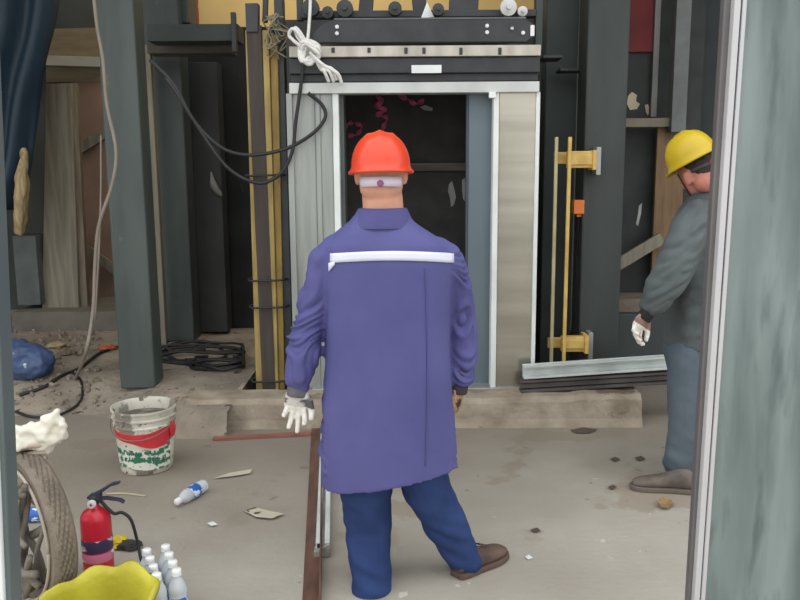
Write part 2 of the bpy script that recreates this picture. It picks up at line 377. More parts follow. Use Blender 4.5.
for px, py in ((337, 27), (337, 33.5), (487, 26), (487, 32.5), (512, 28.5), (523, 33)):
    bm = B(); c = P(px, py, YO - .012); lathe(bm, [(.012, 0), (.012, .008), (.008, .012)], 10, Matrix.Translation(c) @ Matrix.Rotation(R(90), 4, 'X')); obj('bolt', bm, WHITE if px != 512 else ALU, op)
S('tag_plate', WHITE, (530.5, 534.5, 25, 36, YO - .02, .01), parent=op, bevel=.002)
# machine frame over the operator (dark legs, seen against the cream wall)
fr_ = empty('machine_frame', (X(420), YD + .02, Z(19)), 'dark steel machine frame with wheels and legs standing above the lift door operator', 'machine')
S('crossbar', DARK, (300, 536, 10, 17, YD, .08), parent=fr_)
for x0, x1, k in ((358, 372, 5), (414, 428, -7), (449, 478, 3)):
    bm = B(); prism(bm, [P(x, y, YD + .01) for x, y in ((x0, 16), (x1, 16), (x1 + k, -45), (x0 + k, -45))], (0, .07, 0)); obj('leg', bm, DARK, fr_, bevel=.004)
bm = B(); prism(bm, [P(x, y, YD - .01) for x, y in ((421, 18), (427, 2), (434, 17))], (0, .02, 0)); obj('white_bracket', bm, WHITE, fr_)
S('upright', STEELD, (536, 543, -45, 50, YD + .02, .08), parent=fr_)
S('upright', STEELD, (296, 302, -45, 20, YD + .05, .06), parent=fr_)
for px, py, r in ((311, 8, .05), (328, 13, .035), (345, 9, .05), (508, 8, .05), (522, 12, .03), (395, 9, .04), (438, 10, .035)):
    bm = B(); lathe(bm, [(r * .4, -.03), (r, -.025), (r, .025), (r * .4, .03)], 16, Matrix.Translation(P(px, py, YD - .03)) @ Matrix.Rotation(R(90), 4, 'X')); lathe(bm, [(r * .3, .03), (r * .3, .05)], 10, Matrix.Translation(P(px, py, YD - .03)) @ Matrix.Rotation(R(90), 4, 'X'))
    obj('wheel', bm, ALU if px in (522, 508) else DARK, fr_)

# ------------------------------------------------------------------ columns and posts
def column(name, x0, x1, ym, Y, z0, z1, dep, m, label, plate=True):
    e = empty(name, ((P(x0, ym, Y).x + P(x1, ym, Y).x) / 2, Y + dep / 2, z0), label, 'column')
    bm = B(); slabz(bm, x0, x1, z0, z1, Y, dep, ym); obj('shaft', bm, m, e, bevel=.012)
    if plate:
        xa, xb = P(x0, ym, Y).x, P(x1, ym, Y).x
        bm = B(); box(bm, (xa - .05, Y - .05, z0 - .03), (xb + .05, Y + dep + .05, z0 + .012)); obj('base_plate', bm, DIRT, e, bevel=.004)
    return e
column('steel_column', 107.5, 144, 190, 5.26, .12, 5.6, .2, STEEL, 'grey-green square steel column standing left behind the paint bucket', False)
column('steel_column', 152, 187, 190, 6.6, .15, 5.6, .24, STEEL, 'grey-green steel column standing further back under the cross beam, beside the cable pile')
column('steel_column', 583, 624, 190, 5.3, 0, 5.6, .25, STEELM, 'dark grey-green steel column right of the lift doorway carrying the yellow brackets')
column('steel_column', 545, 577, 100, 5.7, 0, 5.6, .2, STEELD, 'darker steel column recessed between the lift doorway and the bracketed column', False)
t = S('cross_beam', STEELD, (147, 238, 24, 41, 5.95, .22)); tag(t, 'dark steel cross beam joining the left columns below the cream wall', 'beam')
t = S('cross_beam', mat('beam_soffit', (88, 84, 78), .8), (147, 232, 42.5, 53, 6.25, .2)); tag(t, 'lower brownish cross beam beneath the dark beam at upper left', 'beam')
t = S('cable_bracket', DARK, (231, 236, 12, 52, 5.9, .04)); tag(t, 'upright dark bracket at the right end of the upper left cross beam', 'bracket')
bm = B(); slab(bm, 150, 187, -60, 23, 6.7, .3); tag(obj('wall_box', bm, STEEL, bevel=.01), 'grey steel box on the upper left cross beam beside the red edged cream wall', 'box')
bm = B(); slab(bm, 183, 192, -60, 23, 6.9, .2); tag(obj('red_strip', bm, mat('red_strip', (172, 46, 44), .7, spots=[((214, 170, 150), 7, .6, (1, 1, 1))])), 'torn red strip along the left edge of the cream wall', 'strip')
# dark recess between the second column and the rails
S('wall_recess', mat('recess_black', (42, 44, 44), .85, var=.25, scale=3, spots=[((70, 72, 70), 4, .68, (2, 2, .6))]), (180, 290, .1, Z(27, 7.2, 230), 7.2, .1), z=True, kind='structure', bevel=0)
t = S('dark_cabinet', mat('recess_cabinet', (64, 66, 64), .8, var=.15, scale=3), (190, 222, 62, 332, 6.9, .2)); tag(t, 'dim grey cabinet standing in the dark recess right of the rear column', 'cabinet')
t = S('timber_post', WOODY, (150.5, 158, 45, 345, 6.4, .08)); tag(t, 'narrow brownish timber post against the left face of the rear column', 'post')
t = S('shaft_post', DARK, (279.5, 288, -20, 396, 5.12, .1)); tag(t, 'thin black steel post between the yellow bar bundle and the lift door surround', 'post')
# tied bundle of guide bars
YB = 5.08
gb = empty('guide_bar_bundle', (X(262, YB), YB, .012), 'tied upright bundle of yellow bars around a dark brown board left of the doorway', 'bundle')
def leanbar(x0t, x1t, x0b, x1b, yt, yb, Y, th, m, name):
    bm = B(); prism(bm, [P(x0b, yb, Y), P(x1b, yb, Y), P(x1t, yt, Y), P(x0t, yt, Y)], (0, th, 0)); return obj(name, bm, m, gb, bevel=.004)
zb = 402
leanbar(246, 261, 263, 276, 25, zb, YB, .05, BROWN, 'board')
leanbar(245, 258, 246, 258, 3, 32, YB - .012, .07, DARK, 'end_block')
leanbar(245, 249.5, 256.5, 264, 30, zb, YB + .012, .05, YEL, 'bar')
leanbar(262, 268.5, 273, 279, 30, zb, YB + .005, .05, YEL, 'bar')
leanbar(269.5, 277.5, 279.6, 285, 36, zb, YB + .02, .05, mat('ochre_bar', (150, 122, 58), .6, col2=(120, 98, 48), scale=5, stretch=(4, 4, .8)), 'bar')
leanbar(263, 268, 262, 267, -20, 22, YB + .02, .04, DARK, 'bar_end')
for y, dx in ((176, 3), (281, 6), (308, 7), (382, 9)):
    bm = B(); a, b_ = P(244 + dx, y, YB - .02), P(276 + dx, y - 1, YB - .02)
    tube(bm, spline([a, a * .5 + b_ * .5 + Vector((0, -.012, 0)), b_, b_ + Vector((.01, .08, 0)), a + Vector((-.005, .08, .005)), a], 6), .007, 6); obj('tie_wire', bm, CABLE, gb, smooth=True)
# tangled strands at the top of the bundle
bm = B()
for k in range(9):
    c = P(266 + rnd.random() * 8, 16 + rnd.random() * 4, YB); pts = [c]
    for q in range(5): pts.append(c + Vector((rnd.uniform(-.03, .12), rnd.uniform(-.05, .04), -.05 * q + rnd.uniform(-.05, .05))))
    tube(bm, spline(pts, 5), .005, 5)
tag(obj('cord_tangle', bm, mat('grey_cord', (128, 122, 100), .8), smooth=True), 'tangled grey cord caught around the top of the yellow bar bundle', 'cord')

# ------------------------------------------------------------------ yellow guide with brackets on the right column
yg = empty('bracket_guide', (X(563, 5.1), 5.12, .05), 'pair of thin yellow upright rods held by two yellow brackets on the right column', 'guide rail')
for (xt, xb, m, Y) in ((556.5, 551, mat('pale_yellow_rod', (196, 184, 142), .5), 5.2), (570, 563.5, YELB, 5.12)):
    bm = B(); bar(bm, P(xt, 137, Y), P(xb, 366, Y), .022, .022, (0, 1, 0)); obj('rod', bm, m, yg, bevel=.003)
for (y0, y1, x0, x1) in ((151, 168, 568, 594), (337, 352, 562, 586)):
    bm = B(); slab(bm, x0, x1, y0, y1, 5.15, .06); slab(bm, x0 + 1, x1 - 1, y0 + 3, y1 - 3, 5.14, .012); obj('bracket_arm', bm, YELB, yg, bevel=.005)
    bm = B(); slab(bm, x0 - 14, x0 + 2, y0 + 1, y1 - 4, 5.22, .03); obj('cross_tie', bm, YELB, yg, bevel=.004)
    bm = B(); slab(bm, x1 - 1, x1 + 3, y0 - 1, y1 + 2, 5.13, .14); obj('clamp', bm, YELB, yg, bevel=.003)
    bm = B(); slab(bm, x1 + 2.5, x1 + 7, y0 - 4, y1 + 7, 5.19, .105); obj('mounting_plate', bm, mat('zinc_plate', (168, 170, 166), .4, .5), yg, bevel=.003)
t = S('orange_limit_switch', mat('orange_box', (222, 122, 58), .4, var=.1, scale=20), (574, 585, 200, 214, 5.3, .08), (577, 582, 214, 217, 5.32, .04)); tag(t, 'small orange switch box beside the yellow rods at mid height', 'switch')
bm = B(); tube(bm, spline([P(579, 217, 5.36), P(577, 260, 5.4), P(578, 320, 5.42)], 8), .006, 6); tag(obj('switch_cable', bm, CABLE, smooth=True), 'thin dark cable hanging down from the orange switch box', 'cable')
t = S('beam_hook', DARK, (543, 563, 55, 58, 5.4, .2), (560, 583, 68, 71, 5.5, .15)); tag(t, 'dark stepped bracket joining the recessed column to the bracketed column', 'bracket')
t = S('timber_strip', WOODY, (574, 582, -40, 330, 5.85, .05)); tag(t, 'narrow brown timber strip behind the left edge of the bracketed column', 'strip')

# ------------------------------------------------------------------ right background
YQ = 6.2
bg_ = empty('dark_board', (X(640, YQ), YQ, 0), 'tall dark board with pale paint speckles behind the yellow helmeted worker', 'board')
bg_.location = (X(640, YQ), YQ, Z(305, YQ))
S('board_panel', BLACK2, (612, 700, -40, 305, YQ, .05), parent=bg_, bevel=0)
splash([(628, 96), (632, 92), (637, 95), (636, 101), (640, 104), (637, 109), (630, 110), (627, 104)], YQ, mat('tan_paint', (196, 184, 156), .8), bg_)
splash([(645, 105), (648, 104), (650, 110), (648, 116), (646, 112)], YQ, mat('tan_paint', (0, 0, 0)), bg_)
splash([(639, 206), (642, 203), (641, 214), (638, 226), (636, 224), (638, 214)], YQ, SPL, bg_)
S('edge_channel', mat('channel_grey', (128, 126, 124), .5, .3), (654, 660, -40, 117, YQ - .06, .05), parent=bg_)
t = S('red_banner', RED, (629, 655, -40, 52, YQ - .03, .015)); tag(t, 'dark red cloth strip hanging at the top of the speckled board', 'banner')
t = S('steel_channel', mat('channel_dark', (98, 102, 102), .5, .2, var=.15), (675, 690, -40, 132, YQ - .25, .1)); tag(t, 'upright grey steel channel above the yellow helmet', 'channel')
t = S('shelf_bar', mat('shelf_bar', (124, 114, 100), .7, var=.12), (622, 677, 118, 127, YQ - .2, .12)); tag(t, 'short brown crossbar level with the yellow helmet top', 'bar')
t = S('brown_plank', mat('brown_plank', (134, 106, 78), .8, col2=(108, 86, 64), scale=4, stretch=(6, 6, .6)), (654, 682, 127, 300, YQ - .12, .04)); tag(t, 'upright brown plank behind the left arm of the worker in grey', 'plank')
bm = B(); a, b_ = P(612, 268, YQ - .18), P(662, 238, YQ - .18); bar(bm, a, b_, .03, .09, (0, 0, 1)); tag(obj('diagonal_brace', bm, WOODY, bevel=.004), 'sloping grey timber brace left of the worker in grey', 'brace')
lg = S('concrete_ledge', mat('ledge_concrete', (118, 108, 96), .9, var=.2, scale=6, bump=.4), (600, 720, 299, 316, 5.85, .34)); tag(lg, 'dusty ledge behind the gloved hand of the worker in grey', 'ledge')
t = S('equipment_box', mat('dark_box', (62, 68, 68), .6, var=.15, scale=3), (604, 720, 314, 392, 5.75, .4)); tag(t, 'dark grey steel box below the dusty ledge by the right column', 'box')
bm = B(); slab(bm, 545, 600, 380, 400, 5.45, .3)
obj('trim_3', bm, DIRT, kind='structure')

# ------------------------------------------------------------------ left background
def board(name, m, pix, Y, th, label, cat='board', bevel=.004):
    bm = B(); quadslab(bm, pix, Y, th); return tag(obj(name, bm, m, bevel=bevel), label, cat)
board('wooden_board', WOODY, [(42, 312), (79, 312), (71, 83), (46, 84)], 7.4, .06, 'tall grey-brown wooden board leaning at left below the white bar')
board('wooden_board', WOOD, [(79.5, 312), (88, 312), (76, 83), (71.5, 83)], 7.44, .06, 'narrow dark wooden board edging the tall leaning board')
board('plywood_sheet', PLY, [(46, 82), (112, 82), (112, 27), (46, 29)], 8.265, .034, 'tan plywood sheet above the white bar at upper left')
board('white_bar', mat('pale_bar', (186, 182, 170), .7, var=.06), [(36, 65), (103, 67), (103, 57), (38, 55)], 8.17, .10, 'pale horizontal bar across the plywood at upper left', 'bar')
board('reddish_panel', PLYR, [(74, 309), (118, 309), (118, 66), (74, 66)], 8.27, .028, 'reddish brown panel behind the left column', 'panel')
def brace(a, b_, Y, w, m, label):
    bm = B(); bar(bm, P(*a, Y), P(*b_, Y), .04, w); return tag(obj('timber_brace', bm, m, bevel=.004), label, 'brace')
brace((78, 150), (110, 130), 8.24, .1, WOODY, 'sloping timber brace rising to the left column beside the tall board')
brace((82, 246), (118, 272), 8.24, .1, WOODY, 'timber brace slanting down toward the foot of the left column')
# blue tarp
def tarp():
    bm = B(); n, m_ = 26, 20; gridv = []
    for j in range(m_ + 1):
        row = []
        for i in range(n + 1):
            u = i / n; v = j / m_
            px = -60 + (116 - 42 * v ** 1.5 + 3 * math.sin(v * 9)) * u; py = -40 + 250 * v
            p = P(px, py, 6.9); p.y += .08 * math.sin(u * 19 + v * 2) + .05 * noise.noise(Vector((u * 5, v * 4, 0)))
            row.append(bm.verts.new(p))
        gridv.append(row)
    for j in range(m_):
        for i in range(n): bm.faces.new((gridv[j][i], gridv[j][i + 1], gridv[j + 1][i + 1], gridv[j + 1][i]))
    o = obj('blue_tarpaulin', bm, mat('blue_tarp', (34, 54, 70), .55, var=.15, scale=3), smooth=True)
    s = o.modifiers.new('solid', 'SOLIDIFY'); s.thickness = .006
    return tag(o, 'dark blue tarpaulin hanging at the upper left edge', 'tarpaulin')
tarp()
bm = B(); pts = [P(24, 150, 6.9), P(23, 172, 6.8), P(21, 198, 6.8), P(20, 230, 6.83)]
limb(bm, pts, [.02, .05, .065, .05], 12); me = remesh(bm, .012, 2); wrinkle(me, .02, (14, 14, 5), 2)
tag(link('cloth_bundle', me, mat('tan_cloth', (188, 168, 128), .85, col2=(150, 130, 96), scale=6, stretch=(8, 8, 1))), 'tan cloth bundle hanging under the blue tarpaulin', 'cloth')
t = S('grey_crate', mat('crate_grey', (92, 98, 98), .7, var=.15), (15, 38, 236, 305, 7.3, .4)); tag(t, 'grey crate standing left of the tall wooden board', 'crate')
t = S('concrete_step', mat('step_concrete', (112, 108, 98), .9, var=.15, scale=5, bump=.4), (12, 118, 312, 334, 7.15, .9)); tag(t, 'low grey concrete step beneath the leaning boards', 'step')
# ------------------------------------------------------------------ people
def hand_bm(bm, W, d, n, side, k=1.0, curls=None, fat=1.0, spread=1.0):
    """palm, four unequal bent fingers and a thumb; W wrist, d toward the fingers, n out of the back of the hand, thumb on side*t"""
    d = Vector(d).normalized(); n = Vector(n); n = (n - d * n.dot(d)).normalized(); t = d.cross(n) * side
    curls = curls or [(.25, .45, .35), (.3, .5, .4), (.35, .55, .4), (.4, .6, .4)]
    M = Matrix((t, d, n)).transposed()
    ball(bm, W + d * .045 * k, (.041 * k * fat, .055 * k, .017 * k * fat), M)
    ball(bm, W + d * .065 * k, (.042 * k * fat, .03 * k, .015 * k * fat), M)
    ball(bm, W + d * .005 * k, (.029 * k * fat, .04 * k, .021 * k * fat), M)
    L = [.072, .082, .076, .058]
    for i in range(4):
        off = (1.5 - i) * .0205 * k; a = W + t * off + d * (.085 - .004 * abs(i - 1)) * k
        ang = 0; dirv = (d + t * (1.5 - i) * .10 * spread).normalized(); pts = [a - dirv * .02 * k, a]; p = a
        for q, fr_ in enumerate((.45, .3, .25)):
            ang += curls[i][q]; v = dirv * math.cos(ang) - n * math.sin(ang); p = p + v * L[i] * fr_ * k; pts.append(p)
        r = (.0095 - .0006 * (i == 3)) * k * fat; limb(bm, pts, [r, r, r * .97, r * .92, r * .82], 10)
    b = W + t * .026 * k + d * .022 * k
    pts = [b, b + (t * .6 + d * .75 - n * .25).normalized() * .04 * k]; pts.append(pts[-1] + (t * .35 + d * .9 - n * .35).normalized() * .032 * k); pts.append(pts[-1] + (t * .1 + d * .95 - n * .4).normalized() * .026 * k)
    limb(bm, pts, [.016 * k * fat, .0125 * k * fat, .011 * k * fat, .009 * k * fat], 10)
    return t
def glove(parent, W, d, n, side, m_main, m_palm, m_cuff, curls=None, k=1.0, palm_len=.06, spread=1.0, label=None):
    d = Vector(d).normalized(); bm = B(); hand_bm(bm, W, d, n, side, k, curls, 1.12, spread)
    me = remesh(bm, .0035, 2); wrinkle(me, .0012, (60, 60, 60), 3)
    o = link('glove', me, [m_main, m_palm], parent)
    for p in me.polygons:
        if (p.center - W).dot(d) < palm_len * k and p.normal.dot(Vector(n)) < .4: p.material_index = 1
    if label: o['label'] = label
    bm = B(); u = Vector(n).cross(d).normalized(); nn = d.cross(u).normalized(); rings = []
    for s, r in ((-.05, .035), (-.03, .038), (-.01, .034), (.012, .036), (.03, .036), (.034, .034), (.028, .031), (-.05, .029)):
        rings.append([W + d * s * k + (u * math.cos(a) * r * 1.1 + nn * math.sin(a) * r * .85) * k for a in [2 * math.pi * q / 20 for q in range(20)]])
    loft(bm, rings); c = obj('glove_cuff', bm, m_cuff, o, smooth=True)
    return o
def helmet(parent, pos, rot, m, label=None):
    """pos: centre of the rim; rot: 3x3, local +Y is the wearer's front"""
    bm = B(); n = 48; rings = []; RX, RY, HT = .105, .130, .141
    def ring(rx, ry, z, peak=0.0, off=0.0):
        o = []
        for k in range(n):
            a = 2 * math.pi * k / n; c, s = math.cos(a), math.sin(a)
            x = rx * c; y = ry * s + (peak * max(0, s) ** 3)
            zz = z
            if z > .05:
                w = (z - .05) / (HT - .05)
                rid = max(0, 1 - abs(x) / .017) + .7 * max(0, 1 - abs(abs(x) - .046) / .012)
                zz += .007 * w * min(1, rid) * (1 if abs(y) < .11 else .6)
            zz -= .012 * max(0, s) ** 3 * (1 if z < .01 else 0)
            o.append(pos + rot @ Vector((x, y, zz - off)))
        return o
    rings.append(ring(RX + .012, RY + .016, -.006, .045)); rings.append(ring(RX + .013, RY + .017, 0, .046)); rings.append(ring(RX + .005, RY + .006, .008, .022)); rings.append(ring(RX, RY, .02, .004))
    for t in range(1, 13):
        f = t / 12 * math.pi / 2; q = .86
        rings.append(ring(RX * math.cos(f) ** q + .0005, RY * math.cos(f) ** q + .0005, .02 + (HT - .02) * math.sin(f)))
    inner = [ring((RX - .005) * math.cos(f) ** .86 + .0005, (RY - .005) * math.cos(f) ** .86 + .0005, (HT - .012) * math.sin(f) - .002) for f in [t / 8 * math.pi / 2 for t in range(8, -1, -1)]]
    inner.append(ring(RX + .004, RY + .006, -.008, .03))
    v = loft(bm, rings + inner, cap0=False, cap1=False)
    for i in range(n): bm.faces.new((v[-1][i], v[-1][(i + 1) % n], v[0][(i + 1) % n], v[0][i]))
    o = obj('hard_hat', bm, m, parent, smooth=True)
    if label: o['label'] = label
    return o
def arc_band(bm, c, rot, rx, ry, a0, a1, h, th=.004, n=24, z=0):
    rings = []
    for i in range(n + 1):
        a = a0 + (a1 - a0) * i / n; v = Vector((rx * math.cos(a), ry * math.sin(a), z)); o = Vector((math.cos(a), math.sin(a), 0)) * th
        rings.append([c + rot @ (v + Vector((0, 0, -h / 2))), c + rot @ (v + o + Vector((0, 0, -h / 2))), c + rot @ (v + o + Vector((0, 0, h / 2))), c + rot @ (v + Vector((0, 0, h / 2)))])
    loft(bm, rings)
def head(bm, c, rot):
    """c: centre of the skull, local +Y is the face"""
    def q(p): return c + rot @ Vector(p)
    ball(bm, q((0, -.008, .02)), (.080, .098, .098), rot, 24, 16)
    ball(bm, q((0, .028, -.045)), (.065, .068, .076), rot, 20, 14)
    ball(bm, q((0, -.035, -.055)), (.078, .062, .06), rot)
    ball(bm, q((0, .062, -.098)), (.032, .028, .022), rot)
    ball(bm, q((0, .07, .045)), (.055, .03, .035), rot)
    limb(bm, [q((0, .088, .012)), q((0, .104, -.02)), q((0, .112, -.038))], [.009, .012, .015], 10)
    for s in (-1, 1):
        ball(bm, q((s * .016, .098, -.04)), .010)
        ball(bm, q((s * .038, .082, .024)), (.022, .014, .007), rot)
        ball(bm, q((s * .032, .080, .004)), (.014, .010, .009), rot)
        ball(bm, q((s * .044, .060, -.03)), (.028, .028, .026), rot)
        er = rot @ Matrix.Rotation(s * -.35, 3, 'Z')
        ball(bm, q((s * .087, -.008, -.012)), (.008, .020, .033), er)
        ball(bm, q((s * .090, -.014, .006)), (.007, .018, .018), er)
        ball(bm, q((s * .085, .0, -.036)), (.007, .011, .012), er)
    ball(bm, q((0, .090, -.066)), (.025, .011, .006), rot); ball(bm, q((0, .087, -.077)), (.022, .011, .007), rot)
def eyes(parent, c, rot):
    for s in (-1, 1):
        bm = B(); ball(bm, c + rot @ Vector((s * .032, .082, .004)), .0115); obj('eye', bm, mat('eye_white', (225, 222, 216), .3, var=.02), parent, smooth=True)
    for s in (-1, 1):
        bm = B(); limb(bm, [c + rot @ Vector((s * .018, .094, .028)), c + rot @ Vector((s * .034, .093, .033)), c + rot @ Vector((s * .05, .083, .028))], [.004, .005, .003], 8)
        obj('eyebrow', bm, HAIR, parent, smooth=True)
def shoe(parent, heel, ang, m, L=.285, w=1.0, msole=SOLE):
    """heel: back of the sole on the ground; ang: heading from +Y, turning toward +X"""
    rot = Matrix.Rotation(-ang, 3, 'Z'); heel = Vector(heel)
    def sec(t, hw, z0, z1, n=18, pw=2.3):
        o = []
        for k in range(n):
            a = 2 * math.pi * k / n; c, s = math.cos(a), math.sin(a)
            o.append(heel + rot @ Vector((hw * w * math.copysign(abs(c) ** (2 / pw), c) + .008 * math.sin(t * 3), t * L, (z0 + z1) / 2 + (z1 - z0) / 2 * math.copysign(abs(s) ** (2 / pw), s))))
        return o
    bm = B()
    loft(bm, [sec(0, .022, .02, .075), sec(.02, .032, .018, .095), sec(.1, .038, .016, .115), sec(.25, .040, .016, .118), sec(.38, .041, .016, .1), sec(.52, .044, .016, .082), sec(.68, .049, .016, .07), sec(.82, .047, .016, .062), sec(.93, .036, .016, .052), sec(.985, .02, .02, .04)])
    o = obj('shoe', bm, m, parent, smooth=True)
    s = o.modifiers.new('sub', 'SUBSURF'); s.levels = s.render_levels = 1
    bm = B(); prof = [(0, .026), (.03, .036), (.15, .041), (.35, .041), (.5, .045), (.68, .052), (.82, .050), (.93, .04), (1.0, .02)]
    pl = [heel + rot @ Vector((x * w + .008 * math.sin(t * 3), t * (L + .008) - .004, .001)) for t, x in prof] + [heel + rot @ Vector((-x * w + .008 * math.sin(t * 3), t * (L + .008) - .004, .001)) for t, x in prof[::-1]]
    prism(bm, pl, (0, 0, .024)); obj('sole', bm, msole, o, bevel=.005)
    bm = B()
    for q in range(4):
        t = .46 + q * .065; zt_ = .092 - q * .009
        limb(bm, [heel + rot @ Vector((-.02, t * L, zt_)), heel + rot @ Vector((.0, t * L + .004, zt_ + .006)), heel + rot @ Vector((.024, t * L, zt_))], [.003] * 3, 8)
    obj('laces', bm, msole, o, smooth=True)
    return o
def pxring(xl, xr, y, Y, ry, tilt=0.0, p=2.4, n=32, shrink=0.0, rot=0.0):
    a, b_ = P(xl, y, Y), P(xr, y, Y); c = (a + b_) / 2
    return ell(c.x, c.y, c.z, (b_.x - a.x) / 2 - shrink, ry - shrink, n, p, rot, tilt * (Y / 800))

# ---- the worker in the middle, seen from behind
YW = 2.90
w1 = bpy.data.objects.new('person', None); COL.objects.link(w1); w1.location = (-.0, YW, 0)
tag(w1, 'person in long purple-blue coat and orange hard hat, standing with back turned in the middle', 'person')
hc = P(381, 172, YW + .01); hrot = Matrix.Rotation(R(1), 3, 'Z') @ Matrix.Rotation(R(-4), 3, 'X')
Ltor = [(360, 402, 218, .065), (332, 438, 236, .09), (326, 454, 262, .115), (330, 450, 310, .12), (332, 446, 370, .12), (332, 448, 430, .125)]
bm = B(); head(bm, hc, hrot)
limb(bm, [P(383, 230, YW - .01), P(383, 205, YW - .005), P(381, 182, YW)], [.078, .074, .071])
loft(bm, [pxring(a, b_, y, YW, ry, shrink=.022) for a, b_, y, ry in Ltor])
AL = [P(336, 264, YW), P(316, 312, YW + .0), P(305, 350, YW - .02), P(298, 387, YW - .03)]
AR = [P(440, 266, YW + .02), P(456, 308, YW + .06), P(461, 340, YW + .08), P(459, 382, YW + .07)]
limb(bm, AL, [.048, .042, .038, .028]); limb(bm, AR, [.048, .042, .038, .028])
hL = [P(372, 430, YW), P(368, 524, YW + .02), P(373, 592, 2.81)]; hR = [P(414, 430, YW), P(441, 515, YW + .04), P(464, 562, 2.97)]
limb(bm, hL, [.08, .058, .042]); limb(bm, hR, [.08, .058, .042])
dL, nL = Vector((-.12, -.05, -1)), Vector((.0, 1, -.05)); dR, nR = Vector((-.18, -.05, -1)), Vector((1, -.45, -.1))
cuL = [(.5, .6, .3), (.15, .35, .2), (.15, .4, .3), (.6, .7, .4)]; cuR = [(.4, .7, .5)] * 4
hand_bm(bm, AL[-1], dL, nL, 1, 1.0, cuL, .85, 1.7); hand_bm(bm, AR[-1], dR, nR, -1, 1.22, cuR, .85)
body = link('body', remesh(bm, .006, 3), SKIN, w1)
eyes(w1, hc, hrot)
helmet(w1, P(381, 172, YW - .0), Matrix.Rotation(R(-3), 3, 'X') @ Matrix.Rotation(R(-1), 3, 'Y'), ORANGE, 'orange hard hat')
bm = B(); bc = P(381, 183, YW - .005); arc_band(bm, bc, hrot, .079, .096, R(206), R(334), .034, .004)
hb = obj('headband', bm, mat('white_band', (218, 208, 222), .6, var=.05), w1, smooth=True)
bm = B(); lathe(bm, [(.012, 0), (.012, .008), (.007, .011)], 14, Matrix.Translation(bc + Vector((0, -.096, 0))) @ Matrix.Rotation(R(90), 4, 'X')); obj('adjuster_knob', bm, mat('purple_knob', (150, 84, 130), .5), hb, smooth=True)
bm = B(); ball(bm, hc + hrot @ Vector((0, -.016, .03)), (.0775, .094, .09), hrot, 24, 16)
bmesh.ops.bisect_plane(bm, geom=bm.verts[:] + bm.edges[:] + bm.faces[:], plane_co=hc + hrot @ Vector((0, 0, -.005)), plane_no=hrot @ Vector((0, -.25, 1)), clear_inner=True)
me = bpy.data.meshes.new('hair'); bm.to_mesh(me); bm.free(); link('hair', me, HAIR, w1)
# coat: torso, sleeves, collar grown into one cloth
bm = B()
rg = [pxring(358, 406, 212, YW - .005, .082), pxring(350, 414, 222, YW, .098), pxring(336, 430, 232, YW, .115), pxring(324, 450, 244, YW, .132),
      pxring(322, 456, 262, YW, .140), pxring(326, 452, 300, YW, .142), pxring(325, 450, 350, YW, .145), pxring(323, 452, 400, YW, .155, 3), pxring(321.5, 455, 440, YW, .165, 8), pxring(322, 457, 473.5, YW, .172, 12)]
rin = [pxring(327, 452, 472.5, YW, .155, 12), pxring(328, 448, 440, YW, .15, 8), pxring(330, 446, 405, YW, .14, 3)]
loft(bm, rg + rin)
limb(bm, [P(337, 254, YW), P(325, 262, YW), P(314.5, 310, YW + .0), P(306, 335, YW - .01), P(304, 353, YW - .02), P(299, 378, YW - .03)], [.075, .062, .056, .06, .068, .054])
limb(bm, [P(438, 256, YW), P(449, 264, YW + .02), P(456.5, 302, YW + .06), P(460.5, 335, YW + .085), P(461, 360, YW + .08), P(459.5, 376, YW + .07)], [.075, .062, .056, .057, .055, .053])
me = remesh(bm, .0062, 7)
xsl, xsr = P(326, 330, YW).x, P(452, 330, YW).x; zh = P(400, 300, YW).z
def coat_f(c, nn):
    armw = max(sst((xsl + .01 - c.x) / .04), sst((c.x - xsr + .01) / .04)) * sst((1.42 - c.z) / .12)
    sg = 1 if c.x < 0 else -1
    th = .8 * noise.noise(Vector((c.x * 3, c.y * 3, c.z * 5)))
    q = c.z + sg * (c.x - (xsl if c.x < 0 else xsr)) * (.45 + th) + .35 * c.y * th
    a = abs(noise.noise(Vector((c.x * 5, c.y * 5 + 3, q * 17)))) * 1.5 - .35 + .5 * noise.noise(Vector((c.x * 11, c.y * 9, q * 30 + 9)))
    bdy = noise.noise(Vector((c.x * 6, c.y * 4, c.z * 1.8))) + .5 * noise.noise(Vector((c.x * 13, c.y * 8, c.z * 4 + c.x * 6)))
    return .020 * a * armw + .009 * bdy * (1 - armw)
displace(me, coat_f)
coat = link('coat', me, COAT, w1); me.update()
tree = BVHTree.FromPolygons([v.co for v in me.vertices], [p.vertices for p in me.polygons])
def onback(px, py, off=.004):
    o = Vector((0, 0, CAM_H)); d = ray(px, py).normalized(); h = tree.ray_cast(o, d)
    return None if h[0] is None else h[0] + h[1] * off
def back_patch(name, us, rows, m, parent, off=.004):
    """strip of cloth lying on the coat's back; rows(u) gives the image points from its upper to its lower edge"""
    bm = B(); vs = []
    for u in us:
        vs.append([bm.verts.new(onback(x, y, off) or P(x, y, YW - .14)) for x, y in rows(u)])
    for a, b_ in zip(vs, vs[1:]):
        for i in range(len(a) - 1): bm.faces.new((a[i], b[i] if False else b_[i], b_[i + 1], a[i + 1]))
    o = obj(name, bm, m, parent, smooth=True, recalc=True); s = o.modifiers.new('solid', 'SOLIDIFY'); s.thickness = .003; s.offset = 0
    return o
def srow(u):
    x = 331 + 122 * u; y = 253.5 + 2.8 * math.sin(0) - (2.5 * math.sin(math.pi * min(1, u * 1.0))) ; return [(x, y + q) for q in (0, 3, 6, 9.5)]
back_patch('reflective_stripe', fr(0, 1, 40), srow, REFL, coat)
back_patch('reflective_stripe', fr(0, 1, 6), lambda u: [(329.5 + 6 * u, 263 - 2 * u + q * (8.5 - 5 * u)) for q in (0, .5, 1)], REFL, coat)
